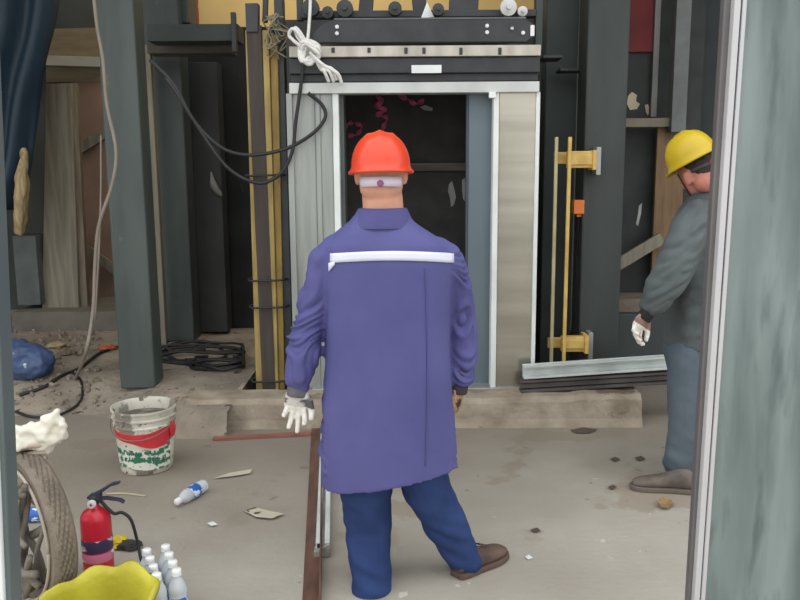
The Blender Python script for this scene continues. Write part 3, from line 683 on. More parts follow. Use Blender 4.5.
back_patch('back_seam', fr(0, 1, 40), lambda u: [(425 + 2 * math.sin(u * 3) + q, 268 + 198 * u) for q in (-.5, .5)], COATD, coat, .0015)
# collar
bm = B(); rgs = []
for (a, b_, y, ry) in ((348, 417, 227, .112), (350, 414.5, 224, .113), (354, 410.5, 216, .104), (358, 407, 208.5, .092), (360.5, 404.5, 207.5, .086), (361.5, 403.5, 211, .080), (361, 404, 226, .08)): rgs.append(pxring(a, b_, y, YW - .005, ry, p=2))
loft(bm, rgs, False, False); cl = obj('collar', bm, COATD, w1, smooth=True)
# trousers
bm = B()
loft(bm, [pxring(340, 446, 425, YW, .11), pxring(338, 448, 455, YW, .115), pxring(342, 446, 470, YW, .11)])
limb(bm, [P(368, 455, YW), P(366, 495, YW + .01), P(368, 530, YW + .02), P(370, 556, YW - .03), P(372, 587, 2.82)], [.098, .098, .088, .082, .074])
limb(bm, [P(415, 455, YW), P(428, 490, YW + .02), P(443, 518, YW + .04), P(457, 545, YW + .05), P(465, 562, 2.96)], [.098, .094, .084, .074, .066])
me = remesh(bm, .0075, 3)
displace(me, lambda c, n: .004 * noise.noise(Vector((c.x * 10, c.y * 10, c.z * 7))) + .011 * sst((.55 - c.z) / .35) * noise.noise(Vector((c.x * 8, c.y * 8, c.z * 22 + c.x * 9))))
link('trousers', me, JEAN, w1)
g0 = G(372, 607); g1 = G(456, 578)
shoe(w1, (g0.x, g0.y + .085, 0), R(-4), SHOE); shoe(w1, (g1.x, g1.y, 0), R(48), SHOE)
glove(w1, AL[-1], dL, nL, 1, GLOVEW, mat('glove_grey_stripe', (196, 190, 184), .85, col2=(84, 82, 84), scale=11, stretch=(1, 1, 3), lo=.47, hi=.53), GLOVEG, cuL, 1.0, 1.0 * .07, 1.7, 'white cotton glove with grey stripes')
glove(w1, AR[-1], dR, nR, -1, GLOVEB, GLOVEB, mat('dark_cuff', (58, 52, 60), .85), cuR, 1.22, .06, 1.0, 'brown patterned glove')

# ---- the worker at the right, turned to the left with head bent
Y2 = 3.92
w2 = bpy.data.objects.new('person', None); COL.objects.link(w2); w2.location = (P(690, 480, Y2).x, Y2, 0)
tag(w2, 'person in grey work clothes and yellow hard hat at right, half behind the door frame', 'person')
FA = R(72)      # heading: turned left and a little away
hr2 = Matrix.Rotation(R(18), 3, 'Z') @ Matrix.Rotation(R(-20), 3, 'X') @ Matrix.Rotation(R(-16), 3, 'Y')
c2 = P(699, 172, Y2 - .02)
bm = B(); head(bm, c2, hr2)
limb(bm, [P(708, 212, Y2), P(706, 198, Y2), P(702, 182, Y2)], [.07, .064, .06])
T2 = [(692, 722, 202, .09), (682, 732, 216, .16), (676, 736, 240, .19), (672, 737, 290, .18), (670, 737, 340, .18), (670, 738, 370, .17)]
loft(bm, [pxring(a, b_, y, Y2, ry, shrink=.025) for a, b_, y, ry in T2])
A2 = [P(697, 222, Y2 - .16), P(676, 266, Y2 - .20), P(647, 313, Y2 - .17)]
A2r = [P(722, 226, Y2 + .13), P(722, 262, Y2 + .18), P(706, 290, Y2 + .22)]
limb(bm, A2, [.052, .042, .03]); limb(bm, A2r, [.052, .042, .03])
L2 = [P(692, 352, Y2 - .06), P(684, 420, Y2 - .10), P(680, 476, 3.84)]; L2r = [P(711, 352, Y2 + .09), P(718, 420, Y2 + .11), P(722, 470, Y2 + .14)]
limb(bm, L2, [.07, .06, .045]); limb(bm, L2r, [.07, .06, .045])
d2 = Vector((-.62, -.05, -1)); n2 = Vector((-.45, .75, .3)); cu2 = [(.35, .55, .4), (.45, .6, .4), (.5, .6, .4), (.55, .65, .4)]
d3 = Vector((-.3, .25, -1)); n3 = Vector((.9, .3, 0))
hand_bm(bm, A2[-1], d2, n2, 1, 1.0, cu2, .85); hand_bm(bm, A2r[-1], d3, n3, -1, 1.0, None, .85)
link('body', remesh(bm, .0065, 3), mat('ruddy_skin', (190, 124, 108), .55, var=.1, scale=12), w2)
eyes(w2, c2, hr2)
helmet(w2, P(693, 160, Y2 - .02), Matrix.Rotation(R(18), 3, 'Z') @ Matrix.Rotation(R(-20), 3, 'X') @ Matrix.Rotation(R(-22), 3, 'Y'), HYEL, 'yellow hard hat')
bm = B(); ball(bm, c2 + hr2 @ Vector((0, -.018, .028)), (.079, .094, .096), hr2, 24, 16)
bmesh.ops.bisect_plane(bm, geom=bm.verts[:] + bm.edges[:] + bm.faces[:], plane_co=c2 + hr2 @ Vector((0, .03, 0)), plane_no=hr2 @ Vector((0, -1, .25)), clear_inner=True)
bmesh.ops.bisect_plane(bm, geom=bm.verts[:] + bm.edges[:] + bm.faces[:], plane_co=c2 + hr2 @ Vector((0, 0, -.03)), plane_no=hr2 @ Vector((0, 0, 1)), clear_inner=True)
me = bpy.data.meshes.new('hair'); bm.to_mesh(me); bm.free(); link('hair', me, HAIR, w2)
bm = B(); arc_band(bm, c2 + hr2 @ Vector((0, -.008, .012)), hr2, .083, .098, R(200), R(340), .02, .004)
hb2 = obj('headband', bm, mat('dark_band', (70, 62, 66), .6), w2, smooth=True)
bm = B(); lathe(bm, [(.018, 0), (.018, .012), (.01, .016)], 14, Matrix.Translation(c2 + hr2 @ Vector((.0, -.102, .012))) @ (hr2 @ Matrix.Rotation(R(90), 3, 'X')).to_4x4()); obj('adjuster_knob', bm, mat('red_knob', (196, 66, 74), .5), hb2, smooth=True)
bm = B(); q = lambda p: c2 + hr2 @ Vector(p)
tube(bm, spline([q((.09, .07, .035)), q((.088, .05, -.02)), q((.068, .05, -.09)), q((.02, .06, -.125)), q((-.05, .055, -.10)), q((-.088, .04, .03))], 6), .004, 6)
obj('chin_strap', bm, CABLE, w2, smooth=True)
bm = B()
rg = [pxring(691, 722, 196, Y2, .085), pxring(684, 730, 206, Y2, .15), pxring(676, 735, 222, Y2, .2), pxring(671, 738, 250, Y2, .215), pxring(669, 738, 290, Y2, .205), pxring(667, 738, 325, Y2, .205), pxring(666, 738, 344, Y2, .2)]
rin = [pxring(670, 734, 344, Y2, .185), pxring(671, 733, 326, Y2, .185), pxring(674, 732, 300, Y2, .18)]
loft(bm, rg + rin)
limb(bm, [P(700, 220, Y2 - .13), P(689, 238, Y2 - .17), P(675, 266, Y2 - .19), P(664, 286, Y2 - .18), P(654, 303, Y2 - .17)], [.10, .098, .092, .086, .066])
limb(bm, [P(722, 226, Y2 + .12), P(722, 262, Y2 + .18), P(709, 287, Y2 + .21)], [.095, .085, .06])
me = remesh(bm, .009, 4)
def jk_f(c, n):
    arm = sst((Y2 - .1 - c.y) / .06) * sst((P(696, 300, Y2).x - c.x) / .08)
    q = c.z - c.x * .8
    f = abs(noise.noise(Vector((c.x * 7 + c.z * 5, c.y * 6, q * 16)))) * 1.5 - .35 + .4 * noise.noise(Vector((c.x * 16, c.y * 12, q * 30)))
    return .018 * f * arm + .012 * noise.noise(Vector((c.x * 7, c.y * 7, c.z * 6))) * (1 - arm)
displace(me, jk_f)
jk = link('jacket', me, JACK, w2)
bm = B(); loft(bm, [pxring(a, b_, y, Y2, ry, p=2) for a, b_, y, ry in ((685, 727, 207, .13), (688, 725, 198, .115), (691, 723, 192, .1), (693, 721, 193, .09), (692, 722, 204, .095))], False, False)
obj('collar', bm, JACK, w2, smooth=True)
bm = B()
loft(bm, [pxring(668, 735, 335, Y2, .185), pxring(666, 736, 355, Y2, .19), pxring(670, 732, 375, Y2, .17)])
limb(bm, [P(690, 355, Y2 - .08), P(688, 395, Y2 - .09), P(687, 430, Y2 - .10), P(681, 458, Y2 - .08), P(680, 475, 3.85)], [.108, .102, .092, .088, .08])
limb(bm, [P(714, 355, Y2 + .09), P(716, 420, Y2 + .11), P(722, 468, Y2 + .14)], [.105, .095, .082])
me = remesh(bm, .009, 3)
displace(me, lambda c, n: .010 * (.35 + sst((.4 - c.z) / .3)) * noise.noise(Vector((c.x * 9, c.y * 9, c.z * 18 + c.x * 8))) + .005 * noise.noise(Vector((c.x * 12, c.y * 12, c.z * 6))))
link('trousers', me, GREYB, w2)
g2 = G(696, 493); shoe(w2, (g2.x, g2.y, 0), R(-78), GSHOE, .31, 1.05, mat('dusty_sole', (108, 98, 90), .85)); g3 = G(738, 478)
shoe(w2, (g3.x, g3.y, 0), R(-70), GSHOE, .30, 1.05, mat('dusty_sole', (108, 98, 90), .85))
PB = mat('glove_brown_palm', (140, 112, 104), .85, var=.2, scale=20)
glove(w2, A2[-1], d2, n2, 1, GLOVEW, PB, mat('black_cuff', (30, 30, 32), .85), cu2, 1.05, .062, 1.4, 'white fingered glove with brownish palm')
glove(w2, A2r[-1], d3, n3, -1, GLOVEW, PB, mat('black_cuff', (30, 30, 32), .85), None, 1.0, .062, 1.0, 'white fingered glove with brownish palm')
# ------------------------------------------------------------------ things in the hall
def gz(px, py, z=0.0, up=0.0):
    p = G(px, py, z); return Vector((p.x, p.y, z + up))
# long steel on the floor
bm = B()
a0, a1 = gz(297, 700), gz(313, 402); b0, b1 = gz(318, 700), gz(322, 402)
prism(bm, [a0, b0, b0 + Vector((0, 0, .006)), a0 + Vector((0, 0, .006))], a1 - a0)
prism(bm, [b0, b0 + Vector((.008, 0, 0)), b0 + Vector((.008, 0, .06)), b0 + Vector((0, 0, .06))], a1 - a0)
tag(obj('angle_iron', bm, RUST, bevel=.002), 'long red-brown angle iron lying on the floor left of the central worker', 'steel bar')
bm = B(); p0 = gz(323, 556, 0, .034); p1 = gz(327, 404, 0, .034)
d = (p1 - p0); s = Vector((1, 0, 0))
for off, w, h in ((Vector((0, 0, -.022)), .058, .006), (Vector((-.026, 0, 0)), .006, .05), (Vector((.026, 0, 0)), .006, .05), (Vector((-.018, 0, .022)), .02, .005), (Vector((.018, 0, .022)), .02, .005)):
    bar(bm, p0 + off, p1 + off, w, h)
wc = obj('white_channel', bm, mat('white_coated_steel', (208, 212, 208), .5, .1), bevel=.001); tag(wc, 'white steel channel lying beside the red-brown angle iron on the floor', 'steel bar')
bm = B(); box(bm, p0 + Vector((-.036, -.02, -.03)), p0 + Vector((.03, .03, -.002))); prism(bm, [p0 + Vector(v) for v in ((-.03, -.02, -.002), (.03, -.02, -.002), (.03, -.02, .03))], (0, .012, 0)); obj('end_bracket', bm, mat('bracket_zinc', (170, 166, 160), .5, .4), wc, bevel=.003)
bm = B(); bar(bm, gz(213, 440, 0, .008), gz(311, 435, 0, .008), .05, .014); tag(obj('flat_bar', bm, mat('red_rust_bar', (142, 92, 78), .7, var=.15)), 'thin red-brown flat bar lying across the floor in front of the curb', 'steel bar')
YS2 = 4.93
bm = B(); a, b_ = P(523, 371.5, YS2), P(715, 358.5, YS2)

for dz, dy, w, h in ((.036, -.03, .014, .012), (-.036, -.03, .014, .012), (0, .02, .012, .085), (.036, 0, .06, .008), (-.036, 0, .06, .008)): bar(bm, a + Vector((0, dy, dz)), b_ + Vector((0, dy, dz)), w, h)
tag(obj('silver_channel', bm, mat('silver_channel', (206, 212, 210), .4, .3), bevel=.001), 'light silver steel channel resting on the dark rail right of the lift doorway', 'steel bar')
bm = B(); a, b_ = P(520, 385.5, YS2), P(715, 374, YS2)
for dz, dy, w, h in ((.03, 0, .07, .016), (-.03, 0, .09, .016), (0, .01, .014, .075), (.0, -.012, .02, .03)): bar(bm, a + Vector((0, dy, dz)), b_ + Vector((0, dy, dz)), w, h)
tag(obj('dark_rail', bm, mat('dusty_rail', (98, 92, 90), .6, .2, col2=(74, 66, 66), scale=5), bevel=.002), 'dark dusty steel rail lying on the curb beneath the silver channel', 'steel bar')

# paint bucket
pb = G(147.5, 467); hgt = P(147, 405, pb.y).z; rb, rt = .134, .163
bk = empty('paint_bucket', (pb.x, pb.y, 0), 'battered white plastic bucket with red tape and green print on the floor at left', 'bucket')
T = Matrix.Translation((pb.x, pb.y, 0))
pr = [(rb - .006, 0), (rb, .006)] + [(rb + (rt - rb) * t / 10, hgt * t / 10) for t in range(1, 8)]
rr = lambda z: rb + (rt - rb) * z / hgt
pr += [(rr(z) + e, z) for z, e in ((hgt - .095, 0), (hgt - .092, .007), (hgt - .084, .007), (hgt - .08, .001), (hgt - .055, .001), (hgt - .052, .008), (hgt - .044, .008), (hgt - .04, .001), (hgt - .012, .002), (hgt - .01, .008), (hgt, .007), (hgt, .001))]
pr += [(rr(z) - .006, z) for z in (hgt - .02, hgt * .5, .09)]
bm = B(); lathe(bm, pr, 48, T)
BUK = mat('bucket_plastic', (214, 210, 196), .6, col2=(186, 180, 164), scale=6, spots=[((138, 131, 118), 7, .56, (1, 1, 1)), ((104, 99, 90), 19, .62, (1, 1, 1))])
obj('bucket_shell', bm, BUK, bk, smooth=True).modifiers.new('e', 'EDGE_SPLIT').split_angle = R(50)
bm = B(); bmesh.ops.create_circle(bm, cap_ends=True, segments=40, radius=rr(hgt - .05) - .008, matrix=Matrix.Translation((pb.x, pb.y, hgt - .06)))
bmesh.ops.subdivide_edges(bm, edges=bm.edges[:], cuts=3, use_grid_fill=True)
lathe(bm, [(.001, hgt - .05), (.05, hgt - .052), (.1, hgt - .058), (rr(hgt - .06) - .008, hgt - .068), (rr(.09) - .008, .1)], 40, T)
obj('dried_mortar', bm, mat('dried_mortar', (128, 122, 110), .95, col2=(84, 80, 74), scale=16, bump=.8), bk, smooth=True)
def wrapband(r_, z0f, z1f, a0, a1, m, name, parent, th=.0025, n=40):
    bm = B(); rings = []
    for i in range(n + 1):
        u = i / n; a = R(a0 + (a1 - a0) * u); z0, z1 = z0f(u), z1f(u)
        def q(r, z): return Vector((pb.x + r * math.cos(a), pb.y + r * math.sin(a), z))
        rings.append([q(r_(z0), z0), q(r_(z0) + th, z0), q(r_(z1) + th, z1), q(r_(z1), z1)])
    loft(bm, rings); return obj(name, bm, m, parent)
zr = hgt - .128
RT = mat('red_tape', (206, 52, 62), .55, var=.12, scale=9)
wrapband(rr, lambda u: zr - .028 + .008 * math.sin(u * 9) - .045 * sst((u - .45) / .3) * (1 - sst((u - .85) / .1)), lambda u: zr + .018 + .006 * math.sin(u * 7 + 1) + .02 * sst((u - .6) / .4), 172, 356, RT, 'red_tape', bk)
bm = B(); c = Vector((pb.x + rr(zr) + .004, pb.y - .03, zr)); prism(bm, [c + Vector(v) for v in ((0, 0, -.035), (.012, -.005, -.02), (.02, -.004, .02), (.008, 0, .055), (-.004, 0, .045))], (-.004, -.03, .004)); obj('tape_flap', bm, RT, bk)
GRN = mat('green_print', (222, 222, 210), .6, var=.05, spots=[((52, 122, 92), 17, .52, (1, 1, 1.5)), ((90, 96, 88), 24, .62, (1, 1, 2)), ((40, 92, 76), 11, .6, (1, 1, 1))])
wrapband(rr, lambda u: .035 + .008 * math.sin(u * 6), lambda u: zr - .075, 195, 345, GRN, 'printed_label', bk, .0018)
# rows of green lettering blocks: unreadable smudged characters
GRD = mat('green_ink', (46, 112, 86), .6, var=.25, scale=30)
bm = B()
for row, (z, h) in enumerate(((zr - .10, .022), (.085, .024))):
    for q in range(8):
        a = R(222 + q * 14 + row * 5)
        for s in range(3):
            aa = a + rnd.uniform(-.07, .07); dz = rnd.uniform(0, h * .6)
            u = Vector((-math.sin(aa), math.cos(aa), 0)); o_ = Vector((math.cos(aa), math.sin(aa), 0)); c = Vector((pb.x, pb.y, z + dz)) + o_ * (rr(z + dz) + .002)
            w_, h_ = ((.018, .005) if s % 2 else (.006, .02)); prism(bm, [c + u * w_ * i + Vector((0, 0, h_ * k)) for i, k in ((-.5, -.5), (.5, -.5), (.5, .5), (-.5, .5))], o_ * .0022)
obj('print_marks', bm, GRD, bk)
bm = B(); hp = [Vector((pb.x + (rt + .008) * math.cos(a), pb.y + (rt + .008) * math.sin(a) - .02 * math.sin(-a), hgt - .06 - .075 * math.sin(-a))) for a in [R(-5 - 170 * k / 24) for k in range(25)]]
tube(bm, hp, .003, 6); obj('wire_handle', bm, mat('wire', (120, 112, 104), .5, .4), bk, smooth=True)

# bottles
PET = mat('clear_plastic', (236, 241, 245), .15, trans=.45, var=.02)
CAPW = mat('white_cap', (240, 240, 238), .4, var=.03)
LABB = mat('blue_label', (44, 98, 180), .45, var=.08, scale=30, spots=[((226, 236, 246), 38, .58, (1, 1, .7))])
def bottle(M, label, group=None, capm=CAPW):
    e = empty('water_bottle', (0, 0, 0), label, 'bottle', group)
    bm = B(); lathe(bm, [(.020, .0), (.030, .002), (.032, .008), (.032, .05), (.031, .053), (.032, .056), (.032, .128), (.030, .132), (.032, .137), (.0315, .15), (.027, .168), (.018, .186), (.0135, .195), (.0135, .205)], 24)
    obj('bottle_body', bm, PET, e, smooth=True)
    bm = B(); lathe(bm, [(.0326, .060), (.0329, .061), (.0329, .124), (.0326, .125)], 24, cap0=False, cap1=False); lb = obj('label_sleeve', bm, LABB, e, smooth=True)
    bm = B(); lathe(bm, [(.0155, .203), (.016, .204), (.016, .219), (.0145, .221)], 20); lathe(bm, [(.0165, .199), (.0165, .202)], 20); obj('cap', bm, capm, e, smooth=True)
    bm = B()
    for q in range(4):
        for s in range(3):
            a = R(-150 + q * 40) + rnd.uniform(-.1, .1); z = .09 + rnd.uniform(-.012, .012)
            u = Vector((-math.sin(a), math.cos(a), 0)); o_ = Vector((math.cos(a), math.sin(a), 0)); c = o_ * .0329 + Vector((0, 0, z)); w_, h_ = (.013, .004) if s % 2 else (.004, .018)
            prism(bm, [c + u * w_ * i + Vector((0, 0, h_ * k)) for i, k in ((-.5, -.5), (.5, -.5), (.5, .5), (-.5, .5))], o_ * .0008)
    obj('label_print', bm, CAPW, lb)
    e.matrix_world = M
    return e
def copytree(o, parent=None):
    c = o.copy(); COL.objects.link(c)
    if parent: c.parent = parent
    for ch in list(o.children): copytree(ch, c)
    return c
c00 = G(156.5, 573.5, .22); c01 = G(174.5, 569.5, .22)
v = (c01 - c00); v.z = 0; v = v.normalized() * .0665; w = Vector((-v.y, v.x, 0)).normalized() * .0665
first = None; grp = 'shrink pack of water bottles'
rows = ['front', 'second', 'third', 'rear']
for j in range(4):
    for i in range(2):
        lb = f"clear blue-labelled water bottle, {rows[j]} row of the pack at lower left, {'right' if i else 'left'} column"
        pos = Vector((c00.x, c00.y, 0)) + v * i + w * j * 1.0
        M = Matrix.Translation(pos) @ Matrix.Rotation(rnd.uniform(-.3, .3), 4, 'Z')
        if first is None: first = bottle(M, lb, grp)
        else:
            o = copytree(first); o.matrix_world = M; o['label'] = lb
def lying(px0, py0, px1, py1, r, label, capm=CAPW, k=1.0):
    a = gz(px0, py0, 0, r); b_ = gz(px1, py1, 0, r); d = (b_ - a).normalized(); q = d.to_track_quat('Z', 'Y').to_matrix().to_4x4()
    o = copytree(first); o.matrix_world = Matrix.Translation(a) @ q @ Matrix.Scale(k, 4); o['label'] = label
    if 'group' in o: del o['group']
    return o
lying(204, 491, 176, 509, .031, 'lone clear water bottle lying on its side on the open floor before the bucket')
lying(17, 522, 60, 520, .032, 'blue-labelled water bottle lying inside the dusty tyre among the sticks')

# fire extinguisher
fe = G(99.5, 574); FX = Matrix.Translation((fe.x, fe.y, 0))
ex = empty('fire_extinguisher', (fe.x, fe.y, 0), 'small red fire extinguisher standing on the floor behind the yellow sack', 'fire extinguisher')
ztp = P(97, 507, fe.y).z; zs = ztp - .045; re_ = .058
REDP = mat('extinguisher_red', (206, 34, 54), .3, var=.05)
bm = B(); lathe(bm, [(re_ - .008, 0), (re_ - .003, .004), (re_, .015), (re_, zs), (re_ - .003, zs + .015), (re_ - .014, zs + .03), (re_ - .034, zs + .042), (.018, zs + .047), (.018, zs + .06)], 32, FX); obj('cylinder', bm, REDP, ex, smooth=True)
LABX = mat('extinguisher_label', (64, 52, 84), .45, var=.1, spots=[((226, 190, 206), 16, .57, (1, 1, 3)), ((206, 60, 90), 9, .62, (1, 1, 2))])
bm = B(); lathe(bm, [(re_ + .0006, zs - .125), (re_ + .001, zs - .124), (re_ + .001, zs - .075), (re_ + .0006, zs - .074)], 32, FX, False, False); obj('label_band', bm, LABX, ex, smooth=True)
bm = B(); lathe(bm, [(re_ + .0006, zs - .165), (re_ + .001, zs - .164), (re_ + .001, zs - .13), (re_ + .0006, zs - .129)], 32, FX, False, False); obj('label_band', bm, mat('pink_label', (214, 120, 150), .45, spots=[((236, 220, 224), 18, .55, (1, 1, 2))]), ex, smooth=True)
c = Vector((fe.x, fe.y, zs + .06))
bm = B(); lathe(bm, [(.02, 0), (.02, .03), (.012, .036)], 16, Matrix.Translation(c)); box(bm, c + Vector((-.013, -.013, .01)), c + Vector((.03, .013, .04))); vb = obj('valve', bm, DARK, ex, bevel=.003)
PUR = mat('dark_blue_handle', (62, 58, 84), .4, var=.1)
bm = B(); prism(bm, [c + Vector(p) for p in ((-.025, -.011, .03), (.02, -.011, .052), (.075, -.011, .085), (.105, -.011, .09), (.105, -.011, .082), (.07, -.011, .072), (.02, -.011, .036), (-.025, -.011, .02))], (0, .022, 0)); obj('handle_lever', bm, PUR, ex, bevel=.003)
bm = B(); prism(bm, [c + Vector(p) for p in ((0, -.011, .022), (.05, -.011, .028), (.105, -.011, .018), (.118, -.011, .008), (.116, -.011, .0), (.1, -.011, .01), (.05, -.011, .018), (0, -.011, .010))], (0, .022, 0)); obj('carry_handle', bm, PUR, ex, bevel=.003)
bm = B(); g = c + Vector((.0, -.024, .008)); lathe(bm, [(.016, -.004), (.017, .008), (.013, .011)], 18, Matrix.Translation(g) @ Matrix.Rotation(R(90), 4, 'X')); pg = obj('pressure_gauge', bm, WHITE, ex, smooth=False, bevel=.001)
bm = B(); lathe(bm, [(.005, .0105), (.005, .0125)], 10, Matrix.Translation(g) @ Matrix.Rotation(R(90), 4, 'X')); obj('dial_mark', bm, REDP, pg)
bm = B(); yy = fe.y - .02
tube(bm, spline([c + Vector((.02, 0, .015)), P(113, 513, yy), P(122, 512.5, yy), P(131, 520, yy), P(137, 540, yy), P(140, 555, yy - .02), P(143, 572, yy - .05), P(137, 578, yy - .07), P(131, 573, yy - .08)], 8), .0065, 8); hs = obj('hose', bm, CABLE, ex, smooth=True)
# pale stick and yellow wrapper beside it
bm = B(); tube(bm, spline([gz(106, 495, 0, .006), gz(125, 494.5, 0, .005), gz(146, 497, 0, .005)], 6), [.007] * 12 + [.003], 6) if False else tube(bm, spline([gz(106, 495, 0, .006), gz(125, 494.5, 0, .005), gz(146, 497, 0, .005)], 6), .005, 6)
tag(obj('thin_stick', bm, mat('pale_stick', (176, 164, 138), .8)), 'thin pale stick lying on the floor just beyond the fire extinguisher', 'stick')
def crumple(name, px, py, sx, sy, sz, m, label, cat, group=None, seed=0, z=0.0, amp=.35, fine=1.0):
    p = G(px, py, z); bm = B(); bmesh.ops.create_icosphere(bm, subdivisions=3, radius=1)
    for v in bm.verts:
        c = v.co.copy(); f = 1 + amp * (noise.noise(c * 1.6 * fine + Vector((seed, 0, 0))) + .7 * noise.noise(c * 3.7 * fine + Vector((0, seed, 0))))
        v.co = Vector((p.x + c.x * sx * f, p.y + c.y * sy * f, z + max(-.9 * sz, c.z * sz * f) + .9 * sz))
    return tag(obj(name, bm, m, smooth=False), label, cat, group)
crumple('yellow_wrapper', 118, 547, .05, .035, .025, HYEL, 'crushed yellow wrapper on the floor right of the fire extinguisher', 'wrapper', seed=3)
crumple('dark_rag', 129, 549, .05, .03, .02, mat('dark_rag', (58, 54, 48), .9), 'small dark rag lying next to the crushed yellow wrapper', 'rag', seed=5)

# open yellow sack
sc_ = G(97, 592, .24)
def sack():
    bm = B(); n = 64; rings = []
    def rg(r, z, wob, ph, dz):
        o = []
        for k in range(n):
            a = 2 * math.pi * k / n
            f = 1 + wob * (noise.noise(Vector((math.cos(a) * 1.8 + ph, math.sin(a) * 1.8, z * 5))) + .5 * noise.noise(Vector((math.cos(a) * 4 + ph, math.sin(a) * 4, z * 9))))
            o.append(Vector((sc_.x + r * f * math.cos(a) * 1.02, sc_.y + r * f * math.sin(a), max(.002, z + dz * (noise.noise(Vector((math.cos(a) * 2.2 + 4, math.sin(a) * 2.2 + ph * .1, 0))) + .25 * math.cos(a))))))
        return o
    for r, z, w_, dz in ((.12, .0, .05, 0), (.165, .02, .08, 0), (.178, .09, .14, .01), (.172, .16, .12, .02), (.172, .215, .10, .03), (.174, .237, .13, .075), (.186, .240, .12, .075), (.19, .222, .12, .07)): rings.append(rg(r, z, w_, 2, dz))
    rings = rings[:6] + rings[6:]
    outer = rings[:5]; fold = [rg(.185, .20, .09, 2, .03), rg(.19, .222, .09, 2, .035), rg(.183, .235, .09, 2, .036), rg(.174, .232, .09, 2, .035)]
    inner = [rg(.166, .2, .10, 2, .03), rg(.166, .14, .12, 2, .02), rg(.165, .08, .14, 2, .01), rg(.15, .045, .1, 2, .01), rg(.06, .05, .1, 2, .01)]
    loft(bm, outer + fold + inner)
    o = obj('yellow_sack', bm, mat('yellow_woven_sack', (204, 196, 62), .6, col2=(178, 168, 52), scale=5, bump=.15, bscale=60, spots=[((150, 138, 52), 8, .66, (1, 1, 1))]), smooth=True)
    return tag(o, 'open yellow plastic sack with rolled rim at the bottom left corner of the floor', 'sack')
sack()

# dusty tyre, sticks, rag
ty = G(34, 606); tr, tw = .295, .085
yaw = R(-42)
TM = Matrix.Translation((ty.x, ty.y + .02, tr - .002)) @ Matrix.Rotation(yaw, 4, 'Z') @ Matrix.Rotation(R(90), 4, 'X')
bm = B(); prof = [(tr - .085, -tw / 2 + .03), (tr - .05, -tw / 2 + .005), (tr - .015, -tw / 2), (tr - .004, -tw / 2 + .012)] + [(tr + (.000 if k % 2 else .0), -tw / 2 + .02 + k * (tw - .04) / 8) for k in range(9)] + [(tr - .004, tw / 2 - .012), (tr - .015, tw / 2), (tr - .05, tw / 2 - .005), (tr - .085, tw / 2 - .03), (tr - .075, tw / 2 - .04), (tr - .03, 0.0), (tr - .075, -tw / 2 + .04)]
n = 96; rings = []
for k in range(n):
    a = 2 * math.pi * k / n; rings.append([TM @ Vector(((r - (.007 if (k + i) % 3 == 0 and 3 < i < 13 else 0)) * math.cos(a), (r - (.007 if (k + i) % 3 == 0 and 3 < i < 13 else 0)) * math.sin(a), z)) for i, (r, z) in enumerate(prof)])
vs = [[bm.verts.new(p) for p in r] for r in rings]
for k in range(n):
    for i in range(len(prof)): bm.faces.new((vs[k][i], vs[k][(i + 1) % len(prof)], vs[(k + 1) % n][(i + 1) % len(prof)], vs[(k + 1) % n][i]))
TYR = mat('dusty_tyre', (134, 122, 108), .95, col2=(116, 105, 93), scale=14, bump=.4, bscale=80)
ty_o = obj('dusty_tyre', bm, TYR, smooth=False); tag(ty_o, 'dust covered tyre standing upright at the lower left edge', 'tyre')
bm = B(); tube(bm, [TM @ Vector(((tr - .05) * math.cos(a), (tr - .05) * math.sin(a), tw / 2 + .002)) for a in [2 * math.pi * k / 60 for k in range(61)]], .006, 6); obj('rim_bead', bm, mat('rim_bead', (176, 166, 150), .8), ty_o, smooth=True)
STK = mat('grey_stick', (132, 124, 114), .9, col2=(92, 86, 80), scale=8)
def TQ(x, y, z): return TM @ Vector((x, y, z))
for i, (a, b_, r) in enumerate((((-.10, -.18, .0), (.14, .22, .06), .016), ((-.16, -.12, .05), (.19, .08, .0), .02), ((.0, -.24, .02), (.18, -.02, .08), .017), ((-.14, .12, .03), (.17, .20, .08), .013), ((-.18, .0, .08), (.14, -.16, .04), .018), ((-.05, -.22, .08), (.05, .24, .08), .014), ((-.2, .06, .0), (.2, .14, -.03), .012), ((.02, -.23, -.03), (.12, .2, .1), .015), ((.06, -.22, .06), (.2, .1, .02), .011), ((-.06, -.1, .1), (.2, -.08, .07), .02), ((-.02, .2, .1), (.2, .03, .1), .013), ((.08, .22, .02), (.1, -.2, .12), .012))):
    bm = B(); p, q = TQ(*a), TQ(*b_); tube(bm, spline([p, p.lerp(q, .35) + Vector((.01, 0, .015)), p.lerp(q, .7) - Vector((.01, 0, .012)), q], 5), [r * (1 - .02 * k) for k in range(16)], 8)
    tag(obj('dry_stick', bm, STK, smooth=True), 'grey dry stick jammed with others inside the dusty tyre', 'stick', 'sticks in the tyre')
for px, py, s, sd in ((22, 555, .06, 2), (28, 500, .04, 4), (15, 580, .07, 6)):
    p = TQ(0, 0, 0)
crumple('dark_lump', 27, 592, .09, .07, .05, mat('dark_lump', (66, 62, 58), .9), 'dark crumpled lump at the foot of the sticks in the tyre', 'rubbish', seed=8)
top = TM @ Vector((0, tr, 0))
bm = B(); yr = ty.y + .02
limb(bm, [P(12, 427, yr), P(30, 432, yr), P(46, 430, yr)], [.02, .03, .035]); limb(bm, [P(12, 446, yr - .02), P(32, 442, yr), P(48, 438, yr)], [.024, .03, .03])
limb(bm, [P(46, 436, yr), P(50, 420, yr), P(57, 413, yr), P(62, 424, yr), P(63, 438, yr), P(54, 440, yr), P(46, 446, yr)], [.035, .02, .014, .016, .018, .022, .028])
me = remesh(bm, .008, 1); wrinkle(me, .016, (26, 26, 30), 4); o = link('white_rag', me, mat('white_rag', (220, 214, 200), .9, var=.08, scale=12)); tag(o, 'crumpled off-white rag draped on top of the dusty tyre', 'rag')
